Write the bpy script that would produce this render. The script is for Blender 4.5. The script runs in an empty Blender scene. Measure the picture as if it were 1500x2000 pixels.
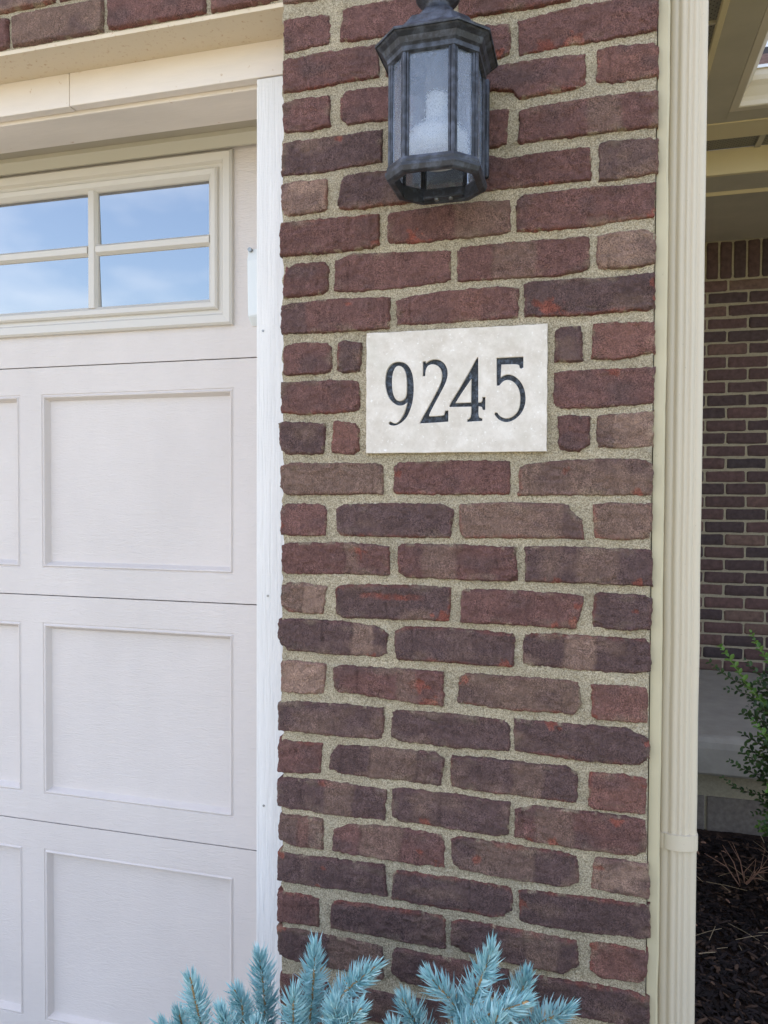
import bpy, bmesh, math, random
import numpy as np
from mathutils import Matrix, Vector

random.seed(7)
RNG = np.random.default_rng(11)
SC = bpy.context.scene
COL = SC.collection
PI = math.pi

# ------------------------------------------------------------------ camera
cam_d = bpy.data.cameras.new('camera')
cam = bpy.data.objects.new('camera', cam_d)
COL.objects.link(cam)
YAW, PITCH, ROLL = math.radians(15.157), math.radians(-1.324), math.radians(0.246)
_f = Vector((-math.sin(YAW) * math.cos(PITCH), math.cos(YAW) * math.cos(PITCH), math.sin(PITCH)))
_r0 = Vector((math.cos(YAW), math.sin(YAW), 0))
_u0 = _r0.cross(_f)
_r = _r0 * math.cos(ROLL) + _u0 * math.sin(ROLL)
_u = -_r0 * math.sin(ROLL) + _u0 * math.cos(ROLL)
m = Matrix((( _r.x, _u.x, -_f.x, 0.510), (_r.y, _u.y, -_f.y, -1.206), (_r.z, _u.z, -_f.z, 1.3073), (0, 0, 0, 1)))
cam.matrix_world = m
cam_d.sensor_fit = 'HORIZONTAL'
cam_d.sensor_width = 36.0
cam_d.lens = 36.0 * 1486.85 / 1500.0
cam_d.clip_start = 0.02
cam_d.clip_end = 2000
SC.camera = cam

# ------------------------------------------------------------------ sky and sun (behind the house, so the front is in open shade)
CLX = 8.0
SUN_EL, SUN_ROT = math.radians(55), math.radians(-52)     # rotation measured from +Y, clockwise seen from above
world = bpy.data.worlds.new('World')
SC.world = world
world.use_nodes = True
wn, wl = world.node_tree.nodes, world.node_tree.links
wn.clear()
w_out = wn.new('ShaderNodeOutputWorld')
w_bg = wn.new('ShaderNodeBackground')
w_sky = wn.new('ShaderNodeTexSky')
w_sky.sky_type = 'NISHITA'
w_sky.sun_disc = False
w_sky.sun_elevation = SUN_EL
w_sky.sun_rotation = SUN_ROT % (2 * PI)
w_sky.air_density = 0.8
w_sky.dust_density = 3.0
w_sky.ozone_density = 0.0
w_bg.inputs['Strength'].default_value = 0.15
# fair-weather clouds all round the sky
w_tc = wn.new('ShaderNodeTexCoord')
w_map = wn.new('ShaderNodeMapping')
w_map.inputs['Scale'].default_value = (1.0, 1.0, 2.6)
w_map.inputs['Location'].default_value = (CLX, 0.0, 0.0)
w_noise = wn.new('ShaderNodeTexNoise')
w_noise.inputs['Scale'].default_value = 2.3
w_noise.inputs['Detail'].default_value = 7
w_noise.inputs['Roughness'].default_value = 0.55
w_ramp = wn.new('ShaderNodeMapRange')
w_ramp.inputs['From Min'].default_value = 0.48
w_ramp.inputs['From Max'].default_value = 0.95
w_ramp.inputs['To Max'].default_value = 0.8
w_mix = wn.new('ShaderNodeMix')
w_mix.data_type = 'RGBA'
wl.new(w_tc.outputs['Generated'], w_map.inputs['Vector'])
wl.new(w_map.outputs['Vector'], w_noise.inputs['Vector'])
wl.new(w_noise.outputs['Fac'], w_ramp.inputs['Value'])
wl.new(w_ramp.outputs['Result'], w_mix.inputs['Factor'])
wl.new(w_sky.outputs['Color'], w_mix.inputs['A'])
w_mix.inputs['B'].default_value = (7.8, 7.2, 6.7, 1)
wl.new(w_mix.outputs['Result'], w_bg.inputs['Color'])
wl.new(w_bg.outputs['Background'], w_out.inputs['Surface'])

sun_d = bpy.data.lights.new('sun', 'SUN')
sun_d.energy = 3.0
sun_d.angle = math.radians(0.53)
sun_d.color = (1.0, 0.95, 0.86)
sun = bpy.data.objects.new('sun', sun_d)
COL.objects.link(sun)
to_sun = Vector((math.sin(SUN_ROT) * math.cos(SUN_EL), math.cos(SUN_ROT) * math.cos(SUN_EL), math.sin(SUN_EL)))
sun.rotation_euler = to_sun.to_track_quat('Z', 'Y').to_euler()
sun.location = to_sun * 30

vs = SC.view_settings
vs.view_transform = 'Standard'
vs.look = 'None'
vs.gamma = 1.0
vs.exposure = 2.12
SC.cycles.use_denoising = True
SC.cycles.max_bounces = 10
SC.cycles.diffuse_bounces = 5
SC.cycles.transparent_max_bounces = 12
SC.cycles.sample_clamp_indirect = 6.0

# ------------------------------------------------------------------ helpers
WORLD = {}          # world-space origin of every object, for parenting

def srgb(r, g, b):
    return tuple(((c / 255) / 12.92 if c / 255 <= 0.04045 else ((c / 255 + 0.055) / 1.055) ** 2.4) for c in (r, g, b)) + (1.0,)

def tag(o, label=None, cat=None, group=None, kind=None):
    if label: o['label'] = label
    if cat: o['category'] = cat
    if group: o['group'] = group
    if kind: o['kind'] = kind
    return o

def thing(name, loc, label, cat, group=None):
    o = bpy.data.objects.new(name, None)
    o.empty_display_size = 0.1
    COL.objects.link(o)
    o.location = loc
    WORLD[o.name] = Vector(loc)
    return tag(o, label, cat, group, 'thing')

def place(o, world_loc, parent=None):
    w = Vector(world_loc)
    COL.objects.link(o)
    WORLD[o.name] = w
    if parent is not None:
        o.parent = parent
        o.location = w - WORLD[parent.name]
    else:
        o.location = w
    return o

def mesh_from(name, verts, faces, mat, smooth=False):
    me = bpy.data.meshes.new(name)
    me.from_pydata([tuple(v) for v in verts], [], [tuple(f) for f in faces])
    if mat is not None:
        me.materials.append(mat)
    if smooth:
        me.polygons.foreach_set('use_smooth', [True] * len(me.polygons))
    me.update()
    return me

def obj(name, verts, faces, mat, parent=None, smooth=False, recalc=True, bevel=0.0):
    """verts in world space; the origin goes to the centre of the bounding box"""
    v = np.asarray(verts, dtype=float)
    c = (v.min(0) + v.max(0)) / 2
    me = mesh_from(name, v - c, faces, mat, smooth)
    if recalc or bevel:
        bm = bmesh.new(); bm.from_mesh(me)
        if bevel:
            es = [e for e in bm.edges if len(e.link_faces) == 2 and e.calc_face_angle(0) > 0.6]
            bmesh.ops.bevel(bm, geom=es, offset=bevel, segments=2, affect='EDGES', profile=0.5, clamp_overlap=True)
        bmesh.ops.recalc_face_normals(bm, faces=bm.faces)
        bm.to_mesh(me); bm.free()
    o = bpy.data.objects.new(name, me)
    return place(o, c, parent)

BF = [(0, 1, 3, 2), (4, 6, 7, 5), (0, 4, 5, 1), (2, 3, 7, 6), (0, 2, 6, 4), (1, 5, 7, 3)]

def box(x0, x1, y0, y1, z0, z1):
    return [(x, y, z) for x in (x0, x1) for y in (y0, y1) for z in (z0, z1)], BF

class MB:
    def __init__(s): s.v = []; s.f = []
    def add(s, vf):
        n = len(s.v)
        s.v += [tuple(p) for p in vf[0]]
        s.f += [tuple(i + n for i in f) for f in vf[1]]
        return s
    def box(s, *a): return s.add(box(*a))
    def obj(s, name, mat, parent=None, **k): return obj(name, s.v, s.f, mat, parent, **k)

def boxo(name, b, mat, parent=None, bevel=0.0, **k):
    return obj(name, *box(*b), mat, parent, bevel=bevel, **k)

def prism(pts, axis, a, b):
    """closed 2-D outline swept along an axis from a to b; pts are the two other coordinates in xyz order"""
    n = len(pts)
    def mk(q, t):
        q = list(q); q.insert(axis, t); return tuple(q)
    v = [mk(q, a) for q in pts] + [mk(q, b) for q in pts]
    f = [(i, (i + 1) % n, n + (i + 1) % n, n + i) for i in range(n)]
    f += [tuple(range(n - 1, -1, -1)), tuple(range(n, 2 * n))]
    return v, f

def lathe(prof, n, cx, cy, sx=1.0, sy=1.0, ph=0.0):
    """prof: list of (radius, z)"""
    v, f = [], []
    for r, z in prof:
        for i in range(n):
            a = ph + 2 * PI * i / n
            v.append((cx + sx * r * math.cos(a), cy + sy * r * math.sin(a), z))
    for k in range(len(prof) - 1):
        for i in range(n):
            j = (i + 1) % n
            f.append((k * n + i, k * n + j, (k + 1) * n + j, (k + 1) * n + i))
    f.append(tuple(range(n - 1, -1, -1)))
    f.append(tuple(range((len(prof) - 1) * n, len(prof) * n)))
    return v, f

def tube(pts, radii, n=6):
    pts = [Vector(p) for p in pts]
    v, f = [], []
    up = Vector((0.13, 0.31, 0.94))
    for i, p in enumerate(pts):
        d = (pts[min(i + 1, len(pts) - 1)] - pts[max(i - 1, 0)]).normalized()
        a = d.cross(up).normalized(); b = d.cross(a)
        r = radii[i] if hasattr(radii, '__len__') else radii
        for k in range(n):
            t = 2 * PI * k / n
            v.append(tuple(p + (a * math.cos(t) + b * math.sin(t)) * r))
    for i in range(len(pts) - 1):
        for k in range(n):
            l = (k + 1) % n
            f.append((i * n + k, i * n + l, (i + 1) * n + l, (i + 1) * n + k))
    f.append(tuple(range(n - 1, -1, -1)))
    f.append(tuple(range((len(pts) - 1) * n, len(pts) * n)))
    return v, f

# value noise on arrays
def _h(ix, iy, seed):
    h = (ix.astype(np.int64) * 374761393 + iy.astype(np.int64) * 668265263 + int(seed) * 1442695041) & 0xFFFFFFFF
    h = ((h ^ (h >> 13)) * 1274126177) & 0xFFFFFFFF
    h = h ^ (h >> 16)
    return (h & 0xFFFF) / 65535.0 * 2 - 1

def vnoise(x, y, seed=0):
    x = np.asarray(x, float); y = np.asarray(y, float)
    ix, iy = np.floor(x), np.floor(y)
    fx, fy = x - ix, y - iy
    fx = fx * fx * (3 - 2 * fx); fy = fy * fy * (3 - 2 * fy)
    a = _h(ix, iy, seed); b = _h(ix + 1, iy, seed); c = _h(ix, iy + 1, seed); d = _h(ix + 1, iy + 1, seed)
    return (a * (1 - fx) + b * fx) * (1 - fy) + (c * (1 - fx) + d * fx) * fy

def fbm(x, y, seed=0, o=3):
    t = 0; a = 1.0; s = 0
    for i in range(o):
        t = t + a * vnoise(np.asarray(x) * 2 ** i, np.asarray(y) * 2 ** i, seed + 17 * i); s += a; a *= 0.5
    return t / s

# ------------------------------------------------------------------ materials
class Mat:
    def __init__(s, name, color=(0.5, 0.5, 0.5, 1), rough=0.6, metal=0.0, spec=0.4):
        s.m = bpy.data.materials.new(name); s.m.use_nodes = True
        s.t = s.m.node_tree; s.n = s.t.nodes; s.l = s.t.links
        s.b = s.n['Principled BSDF']
        s.b.inputs['Base Color'].default_value = color
        s.b.inputs['Roughness'].default_value = rough
        s.b.inputs['Metallic'].default_value = metal
        s.b.inputs['Specular IOR Level'].default_value = spec
        s._pos = None; s._nrm = None
    def pos(s, scale=(1, 1, 1), rot=(0, 0, 0)):
        if s._pos is None:
            s._pos = s.n.new('ShaderNodeNewGeometry')
        mp = s.n.new('ShaderNodeMapping')
        mp.inputs['Scale'].default_value = scale
        mp.inputs['Rotation'].default_value = rot
        s.l.new(s._pos.outputs['Position'], mp.inputs['Vector'])
        return mp.outputs['Vector']
    def noise(s, scale, stretch=(1, 1, 1), detail=4, rough=0.55, distort=0.0):
        nn = s.n.new('ShaderNodeTexNoise')
        nn.inputs['Scale'].default_value = scale
        nn.inputs['Detail'].default_value = detail
        nn.inputs['Roughness'].default_value = rough
        nn.inputs['Distortion'].default_value = distort
        s.l.new(s.pos(stretch), nn.inputs['Vector'])
        return nn.outputs['Fac']
    def range(s, sock, a, b, c, d):
        r = s.n.new('ShaderNodeMapRange')
        for k, v in zip(('From Min', 'From Max', 'To Min', 'To Max'), (a, b, c, d)):
            r.inputs[k].default_value = v
        s.l.new(sock, r.inputs['Value'])
        return r.outputs['Result']
    def mix(s, fac, a, b, mode='MIX'):
        x = s.n.new('ShaderNodeMix'); x.data_type = 'RGBA'; x.blend_type = mode
        for sock, val in ((x.inputs['Factor'], fac), (x.inputs['A'], a), (x.inputs['B'], b)):
            if hasattr(val, 'is_linked') or isinstance(val, bpy.types.NodeSocket):
                s.l.new(val, sock)
            else:
                sock.default_value = val
        return x.outputs['Result']
    def color(s, sock):
        s.l.new(sock, s.b.inputs['Base Color']); return s
    def bump(s, sock, strength, dist):
        bp = s.n.new('ShaderNodeBump')
        bp.inputs['Strength'].default_value = strength
        bp.inputs['Distance'].default_value = dist
        s.l.new(sock, bp.inputs['Height'])
        if s._nrm is not None:
            s.l.new(s._nrm, bp.inputs['Normal'])
        s._nrm = bp.outputs['Normal']
        s.l.new(s._nrm, s.b.inputs['Normal'])
        return s
    def scale_color(s, color_sock_or_val, noise_sock, lo, hi, a=0.3, b=0.7):
        """multiply a colour by a grey factor running lo..hi with the noise"""
        f = s.range(noise_sock, a, b, lo, hi)
        cx = s.n.new('ShaderNodeCombineColor')
        for i in range(3): s.l.new(f, cx.inputs[i])
        return s.mix(1.0, color_sock_or_val, cx.outputs['Color'], 'MULTIPLY')

# fired brick with its colours held per point of the mesh
M = {}
b_ = Mat('fired_brick', rough=0.92, spec=0.25)
at = b_.n.new('ShaderNodeAttribute'); at.attribute_name = 'brick_color'
grain = b_.scale_color(at.outputs['Color'], b_.noise(520, detail=3, rough=0.75), 0.42, 1.72, 0.38, 0.62)
c_ = b_.mix(b_.range(b_.noise(26, detail=4, rough=0.6), 0.36, 0.62, 0.30, 1.0), at.outputs['Color'], grain)
c_ = b_.scale_color(c_, b_.noise(85, detail=6, rough=0.75), 0.76, 1.24, 0.3, 0.7)
b_.color(c_)
b_.bump(b_.noise(48, detail=7, rough=0.72, distort=0.8), 1.0, 0.012)
b_.bump(b_.noise(150, (1, 1, 0.35), detail=5, rough=0.75, distort=0.5), 1.0, 0.006)
b_.bump(b_.noise(230, (1, 1, 0.06), detail=3, rough=0.6), 0.35, 0.003)
b_.bump(b_.noise(520, detail=3, rough=0.75), 0.9, 0.0016)
M['brick'] = b_.m

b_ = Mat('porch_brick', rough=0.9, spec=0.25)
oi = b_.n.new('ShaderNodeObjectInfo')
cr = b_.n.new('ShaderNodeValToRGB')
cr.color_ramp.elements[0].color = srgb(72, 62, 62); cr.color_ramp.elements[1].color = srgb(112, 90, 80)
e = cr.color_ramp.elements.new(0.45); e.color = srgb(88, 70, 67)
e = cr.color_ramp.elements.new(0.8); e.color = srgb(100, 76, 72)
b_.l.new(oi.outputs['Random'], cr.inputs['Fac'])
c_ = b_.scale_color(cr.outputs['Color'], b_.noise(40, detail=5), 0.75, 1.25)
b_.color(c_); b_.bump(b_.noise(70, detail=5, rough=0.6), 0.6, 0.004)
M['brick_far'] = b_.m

b_ = Mat('sand_mortar', rough=0.95, spec=0.2)
c_ = b_.mix(b_.range(b_.noise(480, detail=3, rough=0.75), 0.38, 0.62, 0, 1), srgb(138, 125, 101), srgb(212, 198, 170))
c_ = b_.scale_color(c_, b_.noise(11, detail=6, rough=0.65), 0.80, 1.14)
c_ = b_.mix(b_.range(b_.noise(28, detail=5, rough=0.65), 0.56, 0.72, 0, 0.55), c_, srgb(198, 188, 166))
c_ = b_.mix(b_.range(b_.noise(16, detail=5, rough=0.65), 0.60, 0.74, 0, 0.5), c_, srgb(120, 106, 82))
b_.color(c_); b_.bump(b_.noise(150, detail=4, rough=0.75), 1.0, 0.005); b_.bump(b_.noise(480, detail=3, rough=0.75), 0.9, 0.0022)
M['mortar'] = b_.m

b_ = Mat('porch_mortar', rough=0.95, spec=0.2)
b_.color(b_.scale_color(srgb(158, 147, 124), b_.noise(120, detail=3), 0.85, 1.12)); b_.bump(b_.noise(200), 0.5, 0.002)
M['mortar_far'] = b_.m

b_ = Mat('limestone', rough=0.8, spec=0.3)
c_ = b_.mix(b_.range(b_.noise(35, detail=6, rough=0.7), 0.35, 0.7, 0, 1), srgb(200, 190, 176), srgb(224, 216, 205))
c_ = b_.mix(b_.range(b_.noise(210, detail=3), 0.62, 0.74, 0, 0.8), c_, srgb(238, 234, 228))
c_ = b_.mix(b_.range(b_.noise(300, detail=2), 0.30, 0.22, 0, 0.5), c_, srgb(150, 142, 125))
c_ = b_.mix(b_.range(b_.noise(14, detail=4), 0.55, 0.75, 0, 0.45), c_, srgb(190, 184, 168))
b_.color(c_); b_.bump(b_.noise(260, detail=4, rough=0.7), 0.35, 0.0012)
M['stone'] = b_.m

b_ = Mat('number_paint', rough=0.55, spec=0.4)
b_.color(b_.mix(b_.range(b_.noise(170, detail=4, rough=0.7), 0.45, 0.72, 0, 1), srgb(30, 34, 40), srgb(92, 102, 116)))
b_.bump(b_.noise(350), 0.6, 0.0015)
M['numpaint'] = b_.m

b_ = Mat('black_lantern_metal', rough=0.5, spec=0.5)
c_ = b_.mix(b_.range(b_.noise(55, detail=6, rough=0.7), 0.45, 0.75, 0, 1), srgb(38, 40, 47), srgb(92, 99, 114))
b_.color(c_); b_.bump(b_.noise(500, detail=2), 0.5, 0.0008)
M['black'] = b_.m
M['dark_interior'] = Mat('dusty_dark_metal', srgb(96, 94, 90), 0.8).m

b_ = Mat('bulb_plastic', srgb(236, 236, 234), 0.35)
b_.b.inputs['Subsurface Weight'].default_value = 0.15
b_.b.inputs['Subsurface Radius'].default_value = (0.01, 0.01, 0.01)
M['bulb'] = b_.m

# seeded glass: mostly clear, with a thin bluish diffuse film and small bubbles
b_ = Mat('seeded_glass', (0.94, 0.97, 1.0, 1), 0.03)
b_.b.inputs['Transmission Weight'].default_value = 1.0
b_.b.inputs['IOR'].default_value = 1.55
b_.b.inputs['Specular IOR Level'].default_value = 0.9
b_.bump(b_.noise(210, detail=2), 0.35, 0.0012)
dd = b_.n.new('ShaderNodeBsdfDiffuse'); dd.inputs['Color'].default_value = srgb(190, 204, 226)
mx = b_.n.new('ShaderNodeMixShader')
b_.l.new(b_.range(b_.noise(700, detail=2, rough=0.6), 0.52, 0.82, 0.10, 0.55), mx.inputs['Fac'])
b_.l.new(b_.b.outputs[0], mx.inputs[1]); b_.l.new(dd.outputs[0], mx.inputs[2])
b_.l.new(mx.outputs[0], b_.n['Material Output'].inputs['Surface'])
M['seeded'] = b_.m

def embossed(name, col, stretch, sc, strength, dist, rough=0.45):
    q = Mat(name, rough=rough, spec=0.4)
    q.color(q.scale_color(col, q.noise(3.2, (1, 1, 0.6), detail=7, rough=0.6), 0.93, 1.05))
    q.bump(q.noise(sc, stretch, detail=3, rough=0.6, distort=1.6), strength, dist)
    return q.m
M['door'] = embossed('door_paint', srgb(210, 201, 194), (0.17, 1, 1), 210, 0.42, 0.0034)
M['door_frame'] = Mat('window_frame_paint', srgb(204, 198, 188), 0.4).m
b_ = Mat('rough_sawn_white_paint', rough=0.6)
b_.color(b_.scale_color(srgb(230, 227, 222), b_.noise(30, (1, 1, 0.15), detail=4), 0.93, 1.03))
b_.bump(b_.noise(170, (1, 1, 0.05), detail=4, rough=0.65), 0.6, 0.004)
b_.bump(b_.noise(250, (0.4, 1, 1), detail=2), 0.3, 0.0015)
M['jamb'] = b_.m
b_ = Mat('trim_paint_warm_lit', rough=0.55)
c_ = b_.scale_color(srgb(224, 214, 203), b_.noise(18, (0.3, 1, 1), detail=5), 0.93, 1.04)  # off-white trim, warm bounce and flare put into the colour as cream
c_ = b_.mix(b_.range(b_.noise(75, detail=3), 0.70, 0.78, 0, 0.6), c_, srgb(176, 142, 100))
b_.color(c_); b_.bump(b_.noise(130, (0.15, 1, 1), detail=3), 0.25, 0.002)
M['header'] = b_.m
M['lintel'] = None
b_ = Mat('painted_steel_lintel', rough=0.6)
c_ = b_.mix(b_.range(b_.noise(110, detail=5, rough=0.7), 0.58, 0.72, 0, 0.8), srgb(212, 196, 170), srgb(168, 120, 72))
b_.color(c_)
M['lintel'] = b_.m

b_ = Mat('almond_aluminium', rough=0.42, spec=0.45)
c_ = b_.scale_color(srgb(202, 190, 168), b_.noise(6, (1, 1, 0.2), detail=5), 0.94, 1.04)
c_ = b_.mix(b_.range(b_.noise(300, detail=2), 0.73, 0.78, 0, 0.5), c_, srgb(120, 112, 95))
b_.color(c_); b_.bump(b_.noise(60, (1, 1, 0.3)), 0.08, 0.002)
M['almond'] = b_.m
b_ = Mat('wrapped_corner_trim', rough=0.5)
c_ = b_.scale_color(srgb(192, 181, 150), b_.noise(14, (1, 1, 0.25), detail=5), 0.92, 1.05)
c_ = b_.mix(b_.range(b_.noise(90, detail=4, rough=0.7), 0.70, 0.76, 0, 0.85), c_, srgb(92, 84, 66))
b_.color(c_)
M['corner'] = b_.m
b_ = Mat('eave_beige_shade', rough=0.6)
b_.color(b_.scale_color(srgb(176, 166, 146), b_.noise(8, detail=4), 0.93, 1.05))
M['taupe'] = b_.m  # darker copy of the beige, shade of undersides put into the colour
M['tan'] = Mat('eave_beige_lit', srgb(206, 190, 152), 0.55).m  # lighter copy of the beige, skylight on the faces put into the colour
b_ = Mat('perforated_soffit', rough=0.6)
vv = b_.n.new('ShaderNodeTexVoronoi'); vv.inputs['Scale'].default_value = 75; vv.inputs['Randomness'].default_value = 0.0
b_.l.new(b_.pos((1, 1, 0.001), (0, 0, 0.785)), vv.inputs['Vector'])
b_.color(b_.mix(b_.range(vv.outputs['Distance'], 0.22, 0.30, 0, 1), srgb(34, 33, 32), srgb(122, 117, 106)))
M['vent'] = b_.m

# coated garage window glass, mirrors the sky
b_ = Mat('coated_window_glass', (0.30, 0.315, 0.325, 1), 0.03, 1.0)
b_.bump(b_.noise(3.0, detail=1), 0.06, 0.004)
M['pane'] = b_.m

b_ = Mat('porch_concrete', rough=0.85)
c_ = b_.scale_color(srgb(160, 152, 140), b_.noise(12, detail=6, rough=0.65), 0.85, 1.1)
b_.color(c_); b_.bump(b_.noise(140, detail=4), 0.3, 0.002)
M['concrete'] = b_.m
b_ = Mat('concrete_block', rough=0.92)
b_.color(b_.scale_color(srgb(118, 108, 98), b_.noise(60, detail=5), 0.75, 1.2)); b_.bump(b_.noise(160, detail=4), 0.7, 0.003)
M['block'] = b_.m
b_ = Mat('dark_mulch', rough=0.95, spec=0.15)
c_ = b_.mix(b_.range(b_.noise(38, detail=5, rough=0.7), 0.35, 0.68, 0, 1), srgb(34, 27, 24), srgb(76, 58, 48))
b_.color(c_); b_.bump(b_.noise(45, detail=6, rough=0.7), 1.0, 0.02)
M['mulch'] = b_.m
b_ = Mat('mulch_chips', rough=0.95, spec=0.15)
gi = b_.n.new('ShaderNodeNewGeometry')
cr = b_.n.new('ShaderNodeValToRGB')
cr.color_ramp.elements[0].color = srgb(28, 23, 21); cr.color_ramp.elements[1].color = srgb(96, 74, 60)
e = cr.color_ramp.elements.new(0.75); e.color = srgb(46, 38, 37)
b_.l.new(gi.outputs['Random Per Island'], cr.inputs['Fac'])
b_.color(cr.outputs['Color'])
M['chips'] = b_.m
M['straw'] = Mat('dry_straw', srgb(160, 138, 108), 0.8).m
M['dry_stem'] = Mat('dry_stem', srgb(150, 112, 92), 0.8).m
b_ = Mat('soil_and_lawn', rough=1.0, spec=0.1)
b_.color(b_.mix(b_.range(b_.noise(1.2, detail=6), 0.35, 0.65, 0, 1), srgb(98, 98, 66), srgb(132, 124, 92)))
M['lawn'] = b_.m
b_ = Mat('driveway_concrete', rough=0.9)
b_.color(b_.scale_color(srgb(156, 150, 140), b_.noise(2.5, detail=6), 0.86, 1.06)); b_.bump(b_.noise(120), 0.3, 0.003)
M['drive'] = b_.m

def foliage(name, ca, cb, trans=0.15, rough=0.45):
    q = Mat(name, rough=rough, spec=0.4)
    g = q.n.new('ShaderNodeNewGeometry')
    q.color(q.mix(g.outputs['Random Per Island'], ca, cb))
    q.b.inputs['Subsurface Weight'].default_value = 0.0
    tr = q.n.new('ShaderNodeBsdfTranslucent'); tr.inputs['Color'].default_value = cb
    mx = q.n.new('ShaderNodeMixShader'); mx.inputs['Fac'].default_value = trans
    q.l.new(q.b.outputs[0], mx.inputs[1]); q.l.new(tr.outputs[0], mx.inputs[2])
    q.l.new(mx.outputs[0], q.n['Material Output'].inputs['Surface'])
    return q.m
M['needle'] = foliage('blue_needles', srgb(136, 188, 194), srgb(206, 235, 236), 0.2)
M['needle_old'] = foliage('old_needles', srgb(96, 140, 140), srgb(128, 172, 172), 0.1)
M['twig'] = Mat('spruce_twig', srgb(176, 140, 96), 0.85).m
M['bark'] = Mat('dark_bark', srgb(70, 58, 48), 0.95).m
M['leaf'] = foliage('dark_leaves', srgb(40, 62, 34), srgb(74, 98, 48), 0.2, 0.4)
M['leaf_new'] = foliage('young_leaves', srgb(74, 110, 44), srgb(116, 150, 66), 0.25, 0.4)
M['stem_green'] = Mat('green_stem', srgb(120, 146, 70), 0.6).m
b_ = Mat('white_vinyl_siding', srgb(232, 234, 236), 0.5)
M['siding'] = b_.m
b_ = Mat('roof_shingles', rough=0.95, spec=0.15)
b_.color(b_.scale_color(srgb(128, 106, 98), b_.noise(45, detail=4), 0.75, 1.25))
M['shingle'] = b_.m
M['flash'] = Mat('dark_flashing', srgb(66, 62, 60), 0.6).m
M['screw'] = Mat('zinc_screw', srgb(150, 152, 150), 0.4, 0.8).m
M['white_plastic'] = Mat('white_plastic', srgb(222, 226, 226), 0.4).m
M['seal'] = Mat('vinyl_seal', srgb(188, 182, 164), 0.55).m
M['cobweb'] = Mat('old_nest_fluff', srgb(150, 146, 136), 1.0).m

# ================================================================== THE SETTING
g = obj('ground', [(-300, -300, -0.07), (300, -300, -0.07), (300, 300, -0.07), (-300, 300, -0.07)], [(0, 1, 2, 3)], M['lawn'], recalc=False)
tag(g, 'lawn and soil around the house', kind='structure')
d = boxo('driveway', (-5.9, -0.12, -14, 0.42, -0.12, 0.0), M['drive'])
tag(d, 'pale concrete driveway leading up to the garage door', kind='structure')
st = boxo('street', (-60, 60, -24, -14.2, -0.12, -0.02), M['drive'])
tag(st, 'pale concrete street in front of the house', kind='structure')

# mulch bed: bumpy sheet
nx, ny = 150, 130
xs, ys = np.linspace(-0.115, 3.4, nx), np.linspace(-0.95, 2.06, ny)
X, Y = np.meshgrid(xs, ys, indexing='ij')
Z = -0.032 + 0.014 * fbm(X * 9, Y * 9, 3, 4) + 0.01 * fbm(X * 2, Y * 2, 5, 2)
V = np.stack([X.ravel(), Y.ravel(), Z.ravel()], 1)
F = [(i * ny + j, (i + 1) * ny + j, (i + 1) * ny + j + 1, i * ny + j + 1) for i in range(nx - 1) for j in range(ny - 1)]
mb = obj('mulch_bed', V, F, M['mulch'], recalc=False, smooth=True)
tag(mb, 'dark mulch bed beside the downspout and below the porch', kind='structure')

def chips(name, n, mat, lmin, lmax, wid, region, label, seed, zoff=0.0, flat=0.25):
    r = np.random.default_rng(seed)
    v, f = [], []
    for i in range(n):
        x = r.uniform(region[0], region[1]); y = r.uniform(region[2], region[3])
        z = -0.026 + 0.014 * float(fbm(x * 9, y * 9, 3, 4)) + 0.01 * float(fbm(x * 2, y * 2, 5, 2)) + zoff + r.uniform(0, 0.008)
        a = r.uniform(0, 2 * PI); L = r.uniform(lmin, lmax); w = wid * r.uniform(0.6, 1.4); t = r.uniform(-flat, flat); h = w * 0.4
        d = np.array([math.cos(a) * math.cos(t), math.sin(a) * math.cos(t), math.sin(t)]); s = np.array([-math.sin(a), math.cos(a), r.uniform(-.4, .4)]); u = np.cross(d, s)
        c = np.array([x, y, z]); k = len(v)
        for e, sw in ((-1, .7), (0, 1.0), (1, .5)):
            for q in (-1, 1):
                for uu in (-1, 1):
                    v.append(c + d * L * e / 2 + s * w * sw * q / 2 + u * h * uu / 2 + np.array([0, 0, .15 * L * (1 - abs(e)) * flat]))
        for b in (0, 4):
            f += [(k + b, k + b + 4, k + b + 5, k + b + 1), (k + b + 2, k + b + 3, k + b + 7, k + b + 6), (k + b, k + b + 2, k + b + 6, k + b + 4), (k + b + 1, k + b + 5, k + b + 7, k + b + 3)]
        f += [(k, k + 1, k + 3, k + 2), (k + 8, k + 10, k + 11, k + 9)]
    o = obj(name, v, f, mat, recalc=False)
    return tag(o, label, kind='stuff')
chips('mulch_chips', 9000, M['chips'], 0.012, 0.045, 0.0075, (0.63, 1.7, 0.35, 1.98), 'loose dark wood chips covering the mulch bed', 4)
chips('straw_litter', 90, M['straw'], 0.03, 0.13, 0.0022, (0.64, 1.5, 0.5, 1.98), 'scattered dry straws and pine needles on the dark mulch', 5, 0.012, 0.12)
chips('leaf_litter', 60, M['dry_stem'], 0.008, 0.02, 0.006, (0.64, 1.5, 0.6, 1.97), 'small dry brown leaf scraps on the dark mulch', 6, 0.012, 0.5)

# ================================================================== BRICK PIER
SRGB = lambda r, g, b: np.array(srgb(r, g, b)[:3])
TONE = {k_: v_ * 1.24 for k_, v_ in {'p': SRGB(113, 82, 76), 'd': SRGB(96, 76, 73), 'b': SRGB(124, 100, 88), 't': SRGB(146, 119, 104), 'r': SRGB(124, 89, 80)}.items()}
ORANGE = SRGB(158, 87, 70)
REDDISH = SRGB(126, 80, 72)
CREAM = SRGB(172, 156, 128)

def sstep(a, b, x):
    t = np.clip((x - a) / (b - a), 0, 1)
    return t * t * (3 - 2 * t)

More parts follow.
